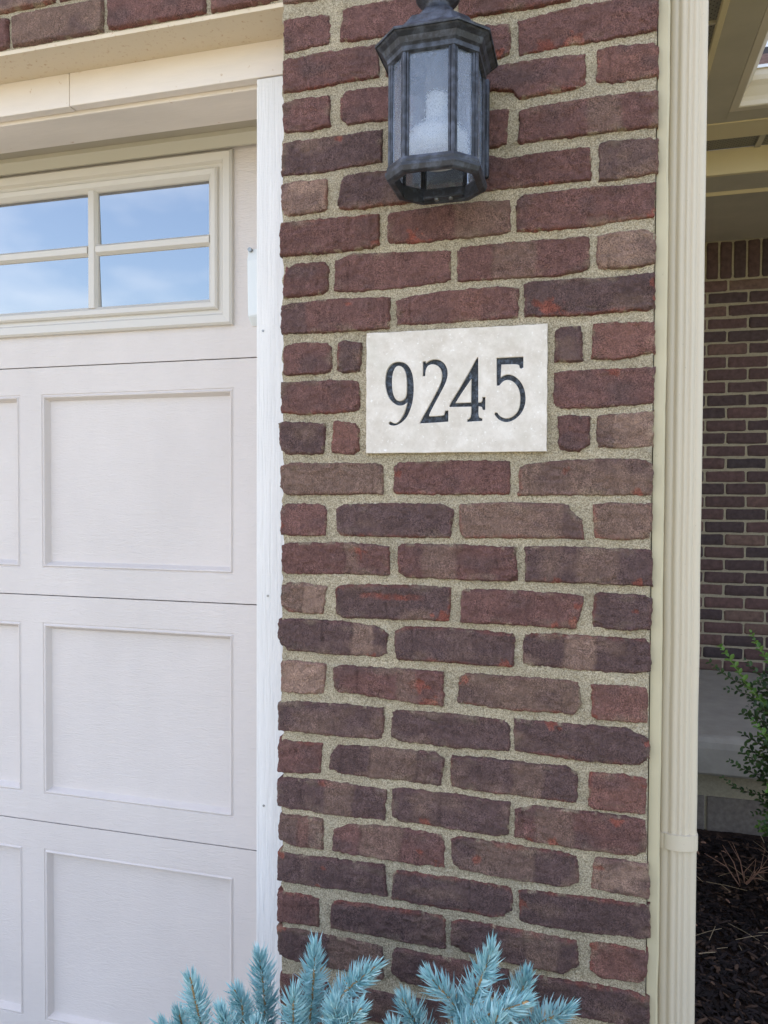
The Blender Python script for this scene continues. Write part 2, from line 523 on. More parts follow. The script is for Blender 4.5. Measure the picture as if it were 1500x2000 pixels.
def edge_fn(pts):
    q = np.array(pts, float)
    s = (q[:, 0] - q[0, 0]) / (q[-1, 0] - q[0, 0])
    return lambda u: np.stack([np.interp(u, s, q[:, 0]), np.interp(u, s, q[:, 1])], -1)

def hero_brick(parent, top, bot, tone, feats, seed, deep=False, fine=0):
    r = np.random.default_rng(seed)
    tf, bf = edge_fn(top), edge_fn(bot)
    W = abs(top[-1][0] - top[0][0]); H = abs(np.mean([q[1] for q in top]) - np.mean([q[1] for q in bot]))
    nu, nv = (max(28, int(W / 0.0023)), 27) if fine else (max(16, int(W / 0.0045)), 14)
    lin = np.linspace(0, 1, nu)
    s = 0.6 * lin + 0.4 * (lin - np.sin(2 * PI * lin) / (2 * PI))
    lt = np.linspace(0, 1, nv)
    t = 0.6 * lt + 0.4 * (lt - np.sin(2 * PI * lt) / (2 * PI))
    A, B = tf(s), bf(s)
    P = A[:, None, :] * (1 - t)[None, :, None] + B[:, None, :] * t[None, :, None]
    S, T = np.meshgrid(s, t, indexing='ij')
    ctr = P.mean((0, 1))
    # grow by 1 mm all round, then let the outline wander
    P[..., 0] += np.where(S < .5, -1, 1) * 0.0017 * (np.abs(S - .5) * 2) ** 6
    P[..., 1] += np.where(T < .5, 1, -1) * 0.0016 * (np.abs(T - .5) * 2) ** 6
    X0, Z0 = P[..., 0].copy(), P[..., 1].copy()
    P[..., 0] += 0.0008 * vnoise(X0 / .012, Z0 / .012, seed) + 0.0009 * vnoise(X0 / .0055, Z0 / .0055, seed + 1) + .0010 * vnoise(X0 / .003, Z0 / .003, seed + 11)
    P[..., 1] += 0.0006 * vnoise(X0 / .014, Z0 / .012, seed + 2) + 0.0008 * vnoise(X0 / .006, Z0 / .0055, seed + 3) + .0010 * vnoise(X0 / .003, Z0 / .003, seed + 12)
    dx, dz = np.minimum(S, 1 - S) * W, np.minimum(T, 1 - T) * H
    rad = 0.0031 + 0.0014 * vnoise(X0 / .03, Z0 / .03, seed + 4)
    ex, ez = np.clip(1 - dx / rad, 0, 1), np.clip(1 - dz / rad, 0, 1)
    e = np.clip(np.sqrt(ex ** 2 + ez ** 2), 0, 1)
    dep = 0.0064 * (1 - np.sqrt(np.maximum(0, 1 - e ** 2)))
    y = -0.0041 + r.uniform(-.0014, .0014) + (S - .5) * r.uniform(-.002, .002) + (T - .5) * r.uniform(-.0016, .0016)
    y = y + dep + 0.0015 * fbm(X0 / .026, Z0 / .018, seed + 5, 4) + 0.0009 * vnoise(X0 / .0065, Z0 / .0065, seed + 6) + 0.0009 * np.maximum(0, 1 - np.abs(fbm(X0 / .045, Z0 / .06, seed + 66, 2)) / .06)
    # patches of wrinkled skin beside smoother ones
    wr = 1 - np.abs(fbm(X0 / .016, Z0 / .011, seed + 14, 3)) * 2.2
    wm = sstep(-.15, .35, fbm(X0 / .06, Z0 / .05, seed + 15, 2) + r.uniform(-.15, .25))
    y = y - .0022 * np.clip(wr - .35, 0, 1) * wm * (1 if fine else .5)
    # flaked skins and creases: thin layers that end at a ragged line
    for k in range(int(r.integers(1, 4)) if fine else 0):
        th = r.choice([r.normal(0, .25), r.normal(PI / 2, .35)]); a0 = r.uniform(.12, .88)
        lx = (S - a0) * W if abs(math.cos(th)) > .5 else (T - a0) * H
        ly = (T - .5) * H if abs(math.cos(th)) > .5 else (S - .5) * W
        q = lx + math.tan(r.normal(0, .3)) * ly * .6 + .006 * fbm(ly / .025, ly * 0 + k, seed + 80 + k, 3)
        hstep = r.choice([-1, 1]) * r.uniform(.0005, .0013)
        reach = r.uniform(.012, .05)
        lim = sstep(-.2, .35, fbm(X0 / .05, Z0 / .05, seed + 90 + k, 2) + .25)
        y = y + hstep * sstep(0, .0022, q) * (1 - sstep(reach * .4, reach, q)) * lim
        y = y + .0009 * np.clip(1 - np.abs(q) / .0018, 0, 1) * lim
    # broken corners
    for k in range(int(r.integers(0, 3)) if fine else 0):
        cu, cv_ = r.choice([0., 1.]), r.choice([0., 1.])
        q = np.hypot((S - cu) * W, (T - cv_) * H * 1.3) / r.uniform(.008, .017) + .35 * vnoise(X0 / .005, Z0 / .005, seed + 95 + k)
        y = y + .0042 * (1 - sstep(.55, 1.0, q))
    # colour
    c0 = TONE[tone] * r.uniform(0.92, 1.08)
    Cc = np.tile(c0, (nu, nv, 1))
    n1 = fbm(X0 / .035, Z0 / .02, seed + 7, 3)
    Cc = Cc * (1 + 0.16 * n1)[..., None]
    other = TONE['d' if tone != 'd' else 'b']
    mixf = np.clip(fbm(X0 / .05, Z0 / .03, seed + 8, 2) * 1.3 - .15, 0, .75)
    Cc = Cc * (1 - mixf)[..., None] + other * mixf[..., None]
    edge = np.minimum(dx, dz)
    en = vnoise(X0 / .012, Z0 / .012, seed + 9) * .5 + .5
    f = np.clip(1 - edge / .0055, 0, 1) * .55 * en
    Cc = Cc * (1 - f)[..., None] + REDDISH * f[..., None]
    for k in feats.split():
        if k[0] == 'v':
            a, b, tn = k[1:].split(','); a, b = float(a), float(b)
            f = sstep(a - .02, a + .02, S + .03 * fbm(Z0 / .02, X0 / .03, seed, 3)) * (1 - sstep(b - .02, b + .02, S + .03 * fbm(Z0 / .02, X0 / .03, seed + 3, 3))) * (.68 + .25 * n1)
            Cc = Cc * (1 - f)[..., None] + TONE[tn] * f[..., None]
            y = y + f * .0005
        elif k[0] == 'l':
            a = float(k[1:]); q = np.abs(S - a - .012 * vnoise(Z0 / .02, X0 * 0, seed + 21)) * W
            f = np.clip(1 - q / .0022, 0, 1)
            y = y + f * .0011 - .0006 * sstep(0, .006, (S - a) * W) * (1 - sstep(.006, .03, (S - a) * W))
            Cc = Cc * (1 - .25 * f)[..., None]  # crease also darkened in the colour, as shade in the groove
        elif k[0] == 'n':
            a, b, rr = map(float, k[1:].split(','))
            q = np.sqrt((S - a) ** 2 + ((T - b) * H / W) ** 2) / max(rr, .05)
            f = 1 - sstep(.4, 1.1, q)
            y = y + f * (.0016 * fbm(X0 / .012, Z0 / .012, seed + 30, 3) + .0006)
            Cc = Cc * (1 + .18 * f * fbm(X0 / .008, Z0 / .008, seed + 31, 2))[..., None]
        elif k[0] == 'o':
            a, b, rr = map(float, k[2:].split(','))
            rr = min(rr * W, .022)
            q = np.sqrt(((S - a) * W) ** 2 + ((T - b) * H * 1.5) ** 2) / rr + .55 * vnoise(X0 / .007, Z0 / .007, seed + 40) + .4 * vnoise(X0 / .0035, Z0 / .0035, seed + 41)
            f = (1 - sstep(.5, .9, q)) * .62
            Cc = Cc * (1 - f)[..., None] + (ORANGE * (1 + .3 * n1)[..., None]) * f[..., None]
            y = y + f * .0012
        elif k[0] == 'h':
            a, b, vv_ = map(float, k[1:].split(','))
            f = sstep(a, a + .05, S) * (1 - sstep(b - .25, b, S)) * (1 - sstep(.05, .10, np.abs(T - vv_ - .08 * (S - a) + .02 * vnoise(X0 / .01, Z0 * 0, seed))))
            f = f * (.6 + .4 * vnoise(X0 / .005, Z0 / .004, seed + 78)); Cc = Cc * (1 - .8 * f)[..., None] + ORANGE * (.8 * f)[..., None]
            y = y + f * .0015
        elif k[0] == 'e':
            q = {'T': T * H, 'B': (1 - T) * H, 'L': S * W, 'R': (1 - S) * W}[k[1]]
            along = X0 if k[1] in 'TB' else Z0
            w_ = .0035 + .004 * np.clip(vnoise(along / .022, along * 0, seed + 50 + ord(k[1])), -.6, 1)
            f = np.clip(1.15 - q / np.maximum(w_, .0008), 0, 1) * .62 * (.5 + .5 * vnoise(X0 / .004, Z0 / .004, seed + 77))
            Cc = Cc * (1 - f)[..., None] + ORANGE * f[..., None]
    # thin lime bloom and mortar smears near the joints
    f = np.clip(1 - edge / .014, 0, 1) * np.clip(fbm(X0 / .03, Z0 / .02, seed + 61, 3) * 1.6 - .25, 0, 1) * .45
    Cc = Cc * (1 - f)[..., None] + CREAM * f[..., None]
    f = np.clip(1 - edge / .004, 0, 1) * (vnoise(X0 / .009, Z0 / .009, seed + 60) > .62) * .8
    Cc = Cc * (1 - f)[..., None] + CREAM * f[..., None]
    # only the arris may sink below the mortar
    y = np.where(edge > .0035, np.minimum(y, -.0014), y)
    # sides
    V = np.stack([P[..., 0], y, P[..., 1]], -1).reshape(-1, 3)
    F = []
    for i in range(nu - 1):
        o_ = i * nv
        for j in range(nv - 1):
            F.append((o_ + j, o_ + j + 1, o_ + nv + j + 1, o_ + nv + j))
    loop = [(i, 0) for i in range(nu)] + [(nu - 1, j) for j in range(1, nv)] + [(i, nv - 1) for i in range(nu - 2, -1, -1)] + [(0, j) for j in range(nv - 2, 0, -1)]
    L = [i * nv + j for i, j in loop]
    nb = len(V); back = V[L].copy(); back[:, 1] = 0.084 if deep else 0.02
    V = np.vstack([V, back])
    n = len(L)
    for q in range(n):
        F.append((L[q], L[(q + 1) % n], nb + (q + 1) % n, nb + q))
    F.append(tuple(range(nb + n - 1, nb - 1, -1)))
    Cc = np.vstack([Cc.reshape(-1, 3), np.tile(c0, (n, 1))])
    c = (V.min(0) + V.max(0)) / 2
    me = mesh_from('brick', V - c, F, M['brick'], smooth=True)
    ca = me.color_attributes.new('brick_color', 'FLOAT_COLOR', 'POINT')
    ca.data.foreach_set('color', np.hstack([np.clip(Cc, 0, 1), np.ones((len(Cc), 1))]).astype(np.float32).ravel())
    return place(bpy.data.objects.new('brick', me), c, parent)

BRICKS = """
1|6.9,2100 20.7,2101.2 48,2101.1 86.2,2098|7,2047.1 43.6,2048.1 61.7,2050.4 81.9,2047.5 90.4,2053.7|p|n.8,.5,.25
1|111.5,2099.4 128.2,2103.7 239.4,2104.7 293,2105|105,2050.7 128.4,2048.8 180.4,2048.4 289.3,2053.9|p|
1|303.1,2113.2 471.4,2115.3|303.5,2056.8 337.8,2056.9 416.5,2056.1 471.9,2058.7|p|eB
1|488.2,2118 596.9,2117.3|488.8,2060.9 597.6,2059.7|r|
2|6.1,2032.4 61.7,2036.2 169.7,2036.9|6.2,1980.7 61.9,1980.5 128.6,1985.2 172.1,1984.2|p|l.25 eB
2|184.7,2037.6 345.9,2039.9 381.6,2036.7|185,1984.4 346.3,1987.1 370.2,1987.6 382,1991.3|p|oB.85,1,.14
2|395.3,2037.3 455,2045.3 529.8,2046.6 597.7,2048.5|397.7,1987.5 447.9,1989.5 530.3,1991.7 597.3,1994.7|p|l.6 n.2,.5,.15 oB.2,1,.15 oB.4,1,.1
3|4.8,1962.6 25.5,1967.1 86.6,1964.6|6.3,1915.7 48.4,1911.9 88.1,1916.4|p|
3|108.8,1965.9 128.6,1969.5 193.6,1967.7 285.7,1972.6|106.7,1926.6 117.8,1914.8 193.9,1913.8 286,1918.5|p|eL
3|298,1972.8 352.4,1973.2 455.6,1976.8 495.3,1974.1|298.3,1926.9 354.7,1938.6 386.4,1933.2 396.3,1919.7 486.4,1925.6 495.7,1930.1|p|eB
3|513.9,1977.1 530.5,1979.6 592.2,1976.8 599.4,1970.2|513.2,1931.6 534.7,1924.8 592.8,1926.3 599.9,1929.1|r|eL l.2
4|4.9,1895.8 25.6,1898.5 102.4,1898 178.9,1899.2|1.7,1843.7 48.6,1840.9 129.1,1845 176.1,1847.3|d|eL l.55 oB.58,.1,.05
4|191.8,1903.8 354.9,1907 380.7,1906.5|192,1850.5 298.8,1846.8 355.3,1850.4 377.2,1853.8|p|
4|398.4,1898.3 417.9,1903.7 531.2,1908.3 599.5,1903.8|396.9,1851.5 418.3,1852.2 531.8,1854.2 600.1,1854.3|p|v.5,.75,b n.1,.5,.2
5|2.7,1828.7 21.1,1831.1 83.8,1829.7|3.7,1775.1 48.7,1775.3 82.6,1779.4|t|eR
5|112.4,1830.1 129.1,1832.5 194.2,1831.8 286.6,1834.1|100.5,1779 146.9,1774.6 173,1777.6 211.6,1778 286.9,1783|d|eB
5|298.9,1830.7 355.4,1837.3 379.3,1829.9 418.5,1833.4 504.2,1834.6|299.2,1778.5 351.8,1783.4 457.4,1785.7 506.5,1785.3|p|oB.7,1,.04
5|517.9,1836.8 532,1839.8 601,1837.4|518.5,1782.1 543.6,1781.4 596.2,1785.4 600.8,1788.7|b|v0,.3,d
6|1.8,1763.8 48.7,1763.9 172.2,1764|0.5,1709 76.1,1708.2 164.6,1710.9 173.2,1714.3|p|eT oR.98,.9,.06
6|188.1,1758.4 194.6,1764 258,1767.1 331.8,1769.4 384.6,1766.3|188.3,1715.1 241.5,1712 299.7,1714.1 372.3,1715.2 385,1718.9|p|oB.25,1,.1 oB.2,.7,.06 v.55,1,b
6|395.6,1763.3 403.4,1770.4 495.4,1773 598.2,1771.3|396,1718.7 419.5,1715.1 496,1715.1 597,1721.4|p|eB oR1,.9,.06
7|9.8,1691.1 35.2,1693.5 80.6,1693.5 87.4,1681.2|6.6,1639.9 49,1640.2 78.5,1640.4 85.2,1647.6|p|eL n.6,.6,.3
7|98.5,1693 129.6,1703.2 216.2,1698.5 290.7,1695.5|97.8,1644.6 125.4,1640.7 216.5,1642.2 283.6,1646.7 291.8,1652.2|p|n.2,.5,.15 l.12
7|303,1699.8 364.5,1700.8 419.6,1701 503.7,1699.1|302.6,1646.2 360.9,1644.6 458.7,1644.4 506,1650.7|p|v.28,.6,b l.28
7|516.8,1698 540.8,1703.6 588.2,1703.3 599,1698.6|517.3,1650.7 545.1,1648.7 585.2,1649.5 598.9,1653.4|t|l.2
8|2,1625.1 21.5,1628.2 107.7,1631.4 190.9,1627.4|2.1,1579 85.4,1576.5 191.1,1578.5|p|v0,.25,d oT.62,.15,.05 n.8,.5,.15 l.95
8|203.8,1620 225.1,1626.9 300.2,1632.6 380.9,1632.1 400.7,1626.8|204,1582.8 259,1581.1 341.3,1582.6 397.1,1583.5|p|v.45,.72,r l.12
8|409.3,1634.1 420.2,1637.3 534.1,1635.3 598,1638.4|408.9,1584.8 478.4,1582 534.7,1583.4 598.6,1585.4|d|oC.18,.75,.11 eB oR1,.3,.05 oR1,.7,.05
9|7.7,1558.1 40,1561.7 83.2,1558.8 92.2,1549.9|5.4,1507.3 40.1,1509.4 78.8,1508.9 91,1516|p|n.7,.5,.3
9|104.8,1557.8 114.6,1562.4 143.3,1553.8|101.3,1509.3 141.3,1507.8|d|eL
9|457.6,1559.8 463.3,1564.1 493,1565.7|455.4,1513.6 479.1,1511.9 496.1,1513.9|d|n.8,.5,.2
9|512.5,1566.2 534.9,1568.1 597,1565.4|511.2,1515.2 546.6,1512.9 564.9,1514.8 583.1,1519.8 600.4,1520.9|r|eT eL n.8,.3,.2
10|3.1,1495.7 40.1,1496.6 130.3,1495.6 140,1491|3.2,1446 40.2,1441.6 99.3,1442.8 141.5,1446.8|p|eB
10|454.4,1496 467.8,1497.5 535.6,1499.5 599.6,1499.3|452.9,1442.2 498.8,1439.9 554.7,1442.3 599.1,1446.1|p|oT.6,.05,.08
11|-1.5,1426.6 7.8,1429.4 81.3,1423.6|-0.5,1383.2 12.6,1374.3 76.9,1375 77.8,1382.3|d|n.5,.5,.35
11|97.1,1428.8 135,1423.8 140.3,1419.5|92.7,1376.6 130.7,1373.2 139.6,1376.1|r|eL eT
11|460.8,1427.1 476.1,1429.9 508.3,1426.8|463.2,1376.7 491.8,1374.8 506.9,1383.2|p|
11|519.6,1427.7 547.5,1429.8 599.3,1433.5|519,1378.4 573.8,1379.3 599.2,1382.1|b|v.3,1,t
12|2.3,1352.7 17.3,1359.1 166,1358.2 181.3,1353|3.3,1317.9 12.7,1306.2 108.7,1307.5 181.5,1308.6|b|n.35,.5,.15 l.9
12|199.9,1351.7 207.2,1358.7 302,1362.2 387.8,1359.9|200.1,1308.7 260.6,1307.3 387.5,1308.6|p|l.53 eB oL.03,.3,.06
12|403,1352.6 461.4,1359.4 518.4,1362.1 581.3,1361.6 598.8,1353.4|401.4,1306.7 500.1,1308.3 598.2,1307.6|b|eL l.08 oT.37,.3,.05 oB.9,.95,.05
13|2.4,1287.5 12.7,1290.6 77.1,1291.1 83.9,1286|1.1,1238.2 49.8,1237.4 80.9,1237.9|p|oL.03,.7,.12
13|102,1281.9 113.2,1289.6 175,1292.2 281.7,1291.8 298.3,1281.7|100.8,1249.8 108.9,1238.4 197,1237.5 294.5,1238.5|d|eB
13|310.7,1291.2 383.6,1294.5 477.4,1293.2 481.3,1281.5 496.6,1275.7|308.9,1249 317.2,1239 423.6,1240.2 500,1240.5|b|eL eR eB v.85,1,d
13|515.3,1292.7 537.8,1294.9 598.4,1293.4|517.8,1240.8 568,1240.6 597.9,1243.2|b|eL l.3 eB
14|4.4,1217.8 17.5,1223.7 131.3,1226.1 190.6,1220.6|3.5,1177.1 15.2,1171.4 131.4,1175 195.1,1173.7|p|oT.71,.2,.07 oT.7,.45,.04 v.6,.72,b l.6
14|207.9,1220.2 214.3,1226.2 302.8,1226.4 396.1,1223.6|209.4,1180.4 223.2,1172.5 303.2,1172.2 400.5,1173.1|p|v.2,.5,b l.85 l.53 eL
14|411.9,1226.8 500.9,1226.8 599.2,1225.1|414.4,1172.7 501.4,1172.5 599.8,1172.1|d|v.42,.75,b oB.25,.95,.08 oB.9,.9,.05
15|3.5,1152.2 22.2,1157.2 84.3,1152|3.6,1108.4 40.9,1105.7 77.6,1106.1|b|v.5,1,t l.5 eB
15|101.1,1149.2 109.1,1154.6 175.6,1158.3 295,1158.4|102.5,1108.5 113.8,1101.7 189,1102.7 291.2,1104.6|d|h.2,.85,.3 eR oB.95,.92,.12 l.46 eL eT
15|312.4,1156.1 384.7,1156.4 463.3,1155.3 501.6,1152.1|312.7,1103.6 385.1,1103.8 444.4,1102.7 490.7,1102.3|p|oR.97,.3,.06 oR.95,.8,.07 oB.8,.95,.05 n.62,.5,.1
15|518.7,1152.8 524.3,1157.7 594.6,1156.5 600.1,1150.2|515.4,1105.5 551,1104.1 598.8,1105.8|d|eL n.4,.5,.3 oR.75,.5,.07
16|-3.4,1090.6 13,1094.4 109.3,1094.7 171.5,1089.2 191.2,1076.6|-1,1051.2 13.1,1041.9 109.5,1038 176.1,1039.8 189.2,1047|d|v.68,.86,t l.4 l.42 oB.85,1,.06 l.68
16|204.2,1081.5 223.6,1090.9 303.7,1092.9 399.2,1087.6|204.4,1037.3 270.6,1038.4 345.2,1036.5 393.6,1036.7|d|eB oR.95,.9,.07 eT l.15
16|411.1,1091.4 502.3,1091 591.7,1090 599,1084.6|410.3,1041.8 464.4,1039.2 540.5,1037 577.6,1037.9 599.5,1044|d|v.33,.58,t l.33 l.88 eT
17|2.8,1023.7 41,1023 82.4,1021.2|1.4,969 41.1,969.3 80.2,970.4|t|eL
17|96.9,1014.8 114.1,1021.1 236.8,1021.3 283.3,1019.3|98.4,976.9 145.5,975.2 219.9,968 283.7,966.2|p|oR.78,.4,.1 l.22 v.6,.78,b oB.85,1,.1
17|310.5,1012.8 322.8,1021.9 405.7,1021.3 495.3,1019.4|307.8,972.2 386.2,968.4 445.6,969.1 488.2,969.3 499.5,986|b|n.4,.4,.15 eB oL.02,.2,.07
17|515.1,1016.8 555.6,1018.5 595.4,1018.6|515.7,964.3 552.5,963.4 596.8,964.4|r|eL l.5 oL.03,.9,.1 v.5,1,r eB
18|-3.3,947.5 13.2,953.2 109.8,955.3 184.4,953.4|-0.9,903.6 87.3,901.6 183.3,902.3|d|
18|198.4,948.1 207,953.1 304.6,954.5 390.4,949.2|197.7,909.9 211.6,902.7 305,899.9 390.7,902.4|d|
18|398.3,953.9 465.2,953.4 567.5,952.9 598.9,939.3|398.7,904.4 465.7,900.2 560.7,897.5 586.6,899.2 599.3,908.2|d|oT.3,.03,.07 oR.97,.2,.05 eB
19|-1.8,886.7 22.7,885.8 77.3,886.3|-3.1,830.4 41.4,831.8 73.7,835.9|p|eT
19|94.2,868.3 105.5,885.8 176.8,888.9 271.5,889.3 286.3,878.1|89.7,846.2 105.6,838.2 163.8,836.4 280.3,835.8|d|v.36,.78,b l.36 l.78 l.1
19|298.8,885.6 346.3,887.2 426.7,885.6 477.4,886.5 494.8,878.3|297,835.5 367.1,833.4 427.1,831.8 493.4,832.2|d|v.5,.74,b l.5 l.24 eL eB
19|513.9,880.2 560.9,881.8 596,878.7|512.5,830.4 520.1,825.3 594.7,825.9|r|eL eT oR.97,.2,.08
20|-3.1,814 13.4,821 87.5,823.3 190.2,818.6|-3.1,772.7 13.4,768.8 87.6,767.6 186.1,768.2|d|h.37,.75,.08 l.23 v.45,.7,b l.7
20|201.1,819 209.8,824.1 305.5,823.9 391.4,819.7|200,776.3 220.9,770.2 305.8,767.7 375.7,765.8 389.8,771.7|d|oB.28,.95,.08 n.8,.5,.15 l.42
20|401.5,809.8 427.3,818.8 542.9,819.2 594.9,816.2|400.6,768.9 427.7,764.1 524.6,760.2 580.8,760.7 597.3,767.6|p|oT.78,.15,.05 oB.12,.95,.04 v.15,.45,b oB.3,.95,.05 l.06
21|1.7,757.7 36.9,757.4 78.5,757.8|-1.6,715.1 22.9,707.1 78.6,704.5|b|v.42,.7,r l.45
21|99.1,740.6 123.9,753.6 199.2,759.1 280.7,756.3 287.1,746.6|96.9,707.7 133.1,704.5 221.3,701.4 287.4,702.6|p|v.25,.63,b l.63 oR.97,.9,.06 oR.8,.6,.06 l.25
21|299.7,750.2 314.2,757 387.9,753 467.1,750.9 496.1,746.6|299.9,710.6 314.6,704.2 408.4,698.4 475.4,697.6 497.7,706.7|d|v.2,.67,b l.67 oL.2,.6,.05 eT
21|522.8,750.1 562.3,750.5 599.3,747.5|516.8,701.4 555.4,698.9 601.7,696.9|t|eL l.15 oL.1,.3,.1
22|-3,692.7 13.6,690.4 110.6,692 186.4,692.5|-2.9,641.5 88,640.9 191,642.6|d|l.37 oL.03,.05,.06 oB.43,.3,.03 oB.37,.95,.04
22|201.8,678.3 210.5,687.2 306.4,688.4 388.4,685.3 396.6,676.2|199.8,638.7 264.5,636.2 368.6,634.2 396.1,640|d|eT l.65 eB
22|408.6,680 420.5,684.5 506.3,685.9 601.9,685.9|408.1,633.6 428.9,629.9 525.9,630.8 604.3,636.1|d|eT eL oL.03,.4,.05
23|-4.3,621.2 32.5,623.3 71.9,621.1|-4.3,570.7 32.5,571 72.1,571.8|p|l.4 l.6 eT
23|94.9,613.4 106.3,621.6 177.9,623.5 281.6,622.7 287.9,616.5|93.6,573.8 178.1,571.8 264.9,568.6 290.3,570.6|d|eT
23|300.6,614.3 315.1,620.7 429,617.6 495.5,614|298.7,578.3 319.6,571.2 429.5,562.5 476.6,562.4 499.7,578.4|d|v.6,.86,b l.6 eT
23|518.5,613.6 529.9,618.7 600.8,617|518.1,573.5 534.2,564.2 597.8,565.3|r|eT eL oL.05,.1,.1
24|-4.3,560.9 23.2,560.6 111,559 183.5,556.3|-4.2,510.7 23.3,505 111.2,504.3 185.1,501.8|d|oL.04,.05,.06 v.5,1,b
24|202.4,547.7 208.9,556.1 307.2,554.4 391.5,549.9|200.4,517.3 217.9,503.2 307.6,501.9 391.9,506.6|d|v.28,.9,p l.28
24|403.6,549.9 449.4,549.6 526.8,550.9 583.2,548.9 603.5,542.7|402.8,502.4 469.4,500.2 527.3,498 604.1,495.4|d|eT
"""

pier = thing('brick_pier', (0.30, 0.045, 0.0), 'dark red brick pier with sandy mortar between garage door and downspout', 'brick pier')
PH = 2.70
# mortar of the pier
step = 0.0031
nx, nz = int(0.596 / step), int((PH + .08) / step)
xs, zs = np.linspace(0.0045, 0.5985, nx), np.linspace(-0.08, PH, nz)
X, Zm = np.meshgrid(xs, zs, indexing='ij')
Ym = 0.0006 + 0.0009 * fbm(X / .02, Zm / .012, 71, 2) + 0.0008 * vnoise(X / .0064, Zm / .0064, 72)
X = X + np.where(X < .01, 0.0028 * vnoise(Zm / .012, Zm * 0, 75), 0)
V = np.stack([X.ravel(), Ym.ravel(), Zm.ravel()], 1)
F = [(i * nz + j, (i + 1) * nz + j, (i + 1) * nz + j + 1, i * nz + j + 1) for i in range(nx - 1) for j in range(nz - 1)]
L = [j for j in range(nz)]; nb = len(V)
back = V[L].copy(); back[:, 1] = .088
L2 = [(nx - 1) * nz + j for j in range(nz)]; back2 = V[L2].copy(); back2[:, 1] = .088
V = np.vstack([V, back, back2])
F += [(L[j], L[j + 1], nb + j + 1, nb + j) for j in range(nz - 1)]
F += [(L2[j + 1], L2[j], nb + nz + j, nb + nz + j + 1) for j in range(nz - 1)]
F += [(nb + j, nb + j + 1, nb + nz + j + 1, nb + nz + j) for j in range(nz - 1)]
obj('mortar', V, F, M['mortar'], pier, recalc=False, smooth=True)

sd = 100
for line in BRICKS.strip().split('\n'):
    c, t, b, tone, feats = line.split('|')
    P2 = lambda s: [tuple(float(q) / 1000 for q in w.split(',')) for w in s.split()]
    t, b = P2(t), P2(b)
    sd += 97
    hero_brick(pier, t, b, tone, feats, sd, deep=(t[0][0] < .02 or t[-1][0] > .58), fine=1)
# the courses above and below the ones in view
CH = 0.0677
for c in list(range(-8, 1)) + list(range(25, 31)):
    zc = 1.337 - (c - 12) * CH + (0.004 if c < 1 else -0.003)
    cuts = [0.0, .203, .406, .602] if c % 2 == 0 else [0.0, .1, .303, .488, .602]
    for i in range(len(cuts) - 1):
        r = random.uniform
        x0, x1 = cuts[i] + .001 + (.006 if i else 0), cuts[i + 1] - (.006 if i < len(cuts) - 2 else 0)
        zt, zb = zc + .028 + r(-.002, .002), zc - .028 + r(-.002, .002)
        top = [(x0 + r(0, .006), zt - r(0, .006)), (x0 + .02, zt), (x1 - .02, zt + r(-.002, .002)), (x1 - r(0, .004), zt - r(0, .006))]
        bot = [(x0 + r(0, .004), zb + r(0, .004)), (x0 + .02, zb), (x1 - .02, zb + r(-.002, .002)), (x1 - r(0, .004), zb + r(0, .004))]
        sd += 97
        hero_brick(pier, top, bot, random.choice('pppddbr'), random.choice(['', 'eB', 'eT', 'l.4', 'v.3,.6,b', 'eL']), sd, deep=(i == 0 or i == len(cuts) - 2))

# ================================================================== BRICKS OVER THE GARAGE DOOR
lw = thing('brick_wall', (-2.8, 0.05, 2.13), 'strip of brick wall carried over the garage door opening', 'brick wall')
boxo('mortar', (-5.9, 0.0035, 0.0025, 0.085, 2.134, 2.78), M['mortar'], lw)
for row in range(4):
    zc0 = 2.137 + row * CH
    x = -0.1345 if row % 2 == 0 else -0.033
    x1 = 0.0
    while x1 > -1.75:
        x0 = x
        r = random.uniform
        xa, xb = x0 + .006, x1 - .006
        zt, zb = zc0 + .057, zc0
        top = [(xa, zt - r(.001, .005)), (xa + .02, zt), (xb - .02, zt), (xb, zt - r(.001, .005))]
        bot = [(xa, zb + r(0, .003)), (xa + .02, zb), (xb - .02, zb), (xb, zb + r(0, .003))]
        sd += 97
        hero_brick(lw, top, bot, random.choice('ppbr'), random.choice(['', 'eB', 'eB', '']), sd)
        x1 = x0; x = x0 - .2035

# ================================================================== GARAGE DOOR FRAME
fr = thing('garage_door_frame', (-2.6, 0.19, 0.0), 'white wooden jamb and off-white header boards framing the garage door', 'door frame')
boxo('jamb_board', (-0.083, 0.05, 0.085, 0.106, 0.0, 2.0605), M['jamb'], fr, bevel=.0015)
boxo('jamb_lining', (-0.081, 0.05, 0.1065, 0.285, 0.0, 2.056), M['jamb'], fr)
boxo('jamb_board', (-5.25, -5.11, 0.085, 0.106, 0.0, 2.0605), M['jamb'], fr, bevel=.0015)
boxo('jamb_lining', (-5.25, -5.112, 0.1065, 0.285, 0.0, 2.056), M['jamb'], fr)
boxo('header_board', (-0.4795, 0.05, 0.085, 0.106, 2.063, 2.152), M['header'], fr, bevel=.0015)
boxo('header_board', (-2.92, -0.4808, 0.0855, 0.1062, 2.0625, 2.152), M['header'], fr, bevel=.0015)
boxo('header_board', (-5.25, -2.9212, 0.085, 0.106, 2.063, 2.152), M['header'], fr, bevel=.0015)
boxo('head_lining', (-5.11, -0.0835, 0.108, 0.214, 2.056, 2.085), M['header'], fr, bevel=.002)
boxo('head_lining', (-5.11, -0.0835, 0.2145, 0.300, 2.072, 2.10), M['taupe'], fr)  # recessed back half takes the shaded tone
so = obj('stop_strip', *prism([(0.268, 2.0715), (0.268, 2.062), (0.286, 2.046), (0.292, 2.046), (0.292, 2.0715)], 0, -5.11, -0.0835), M['seal'], fr)
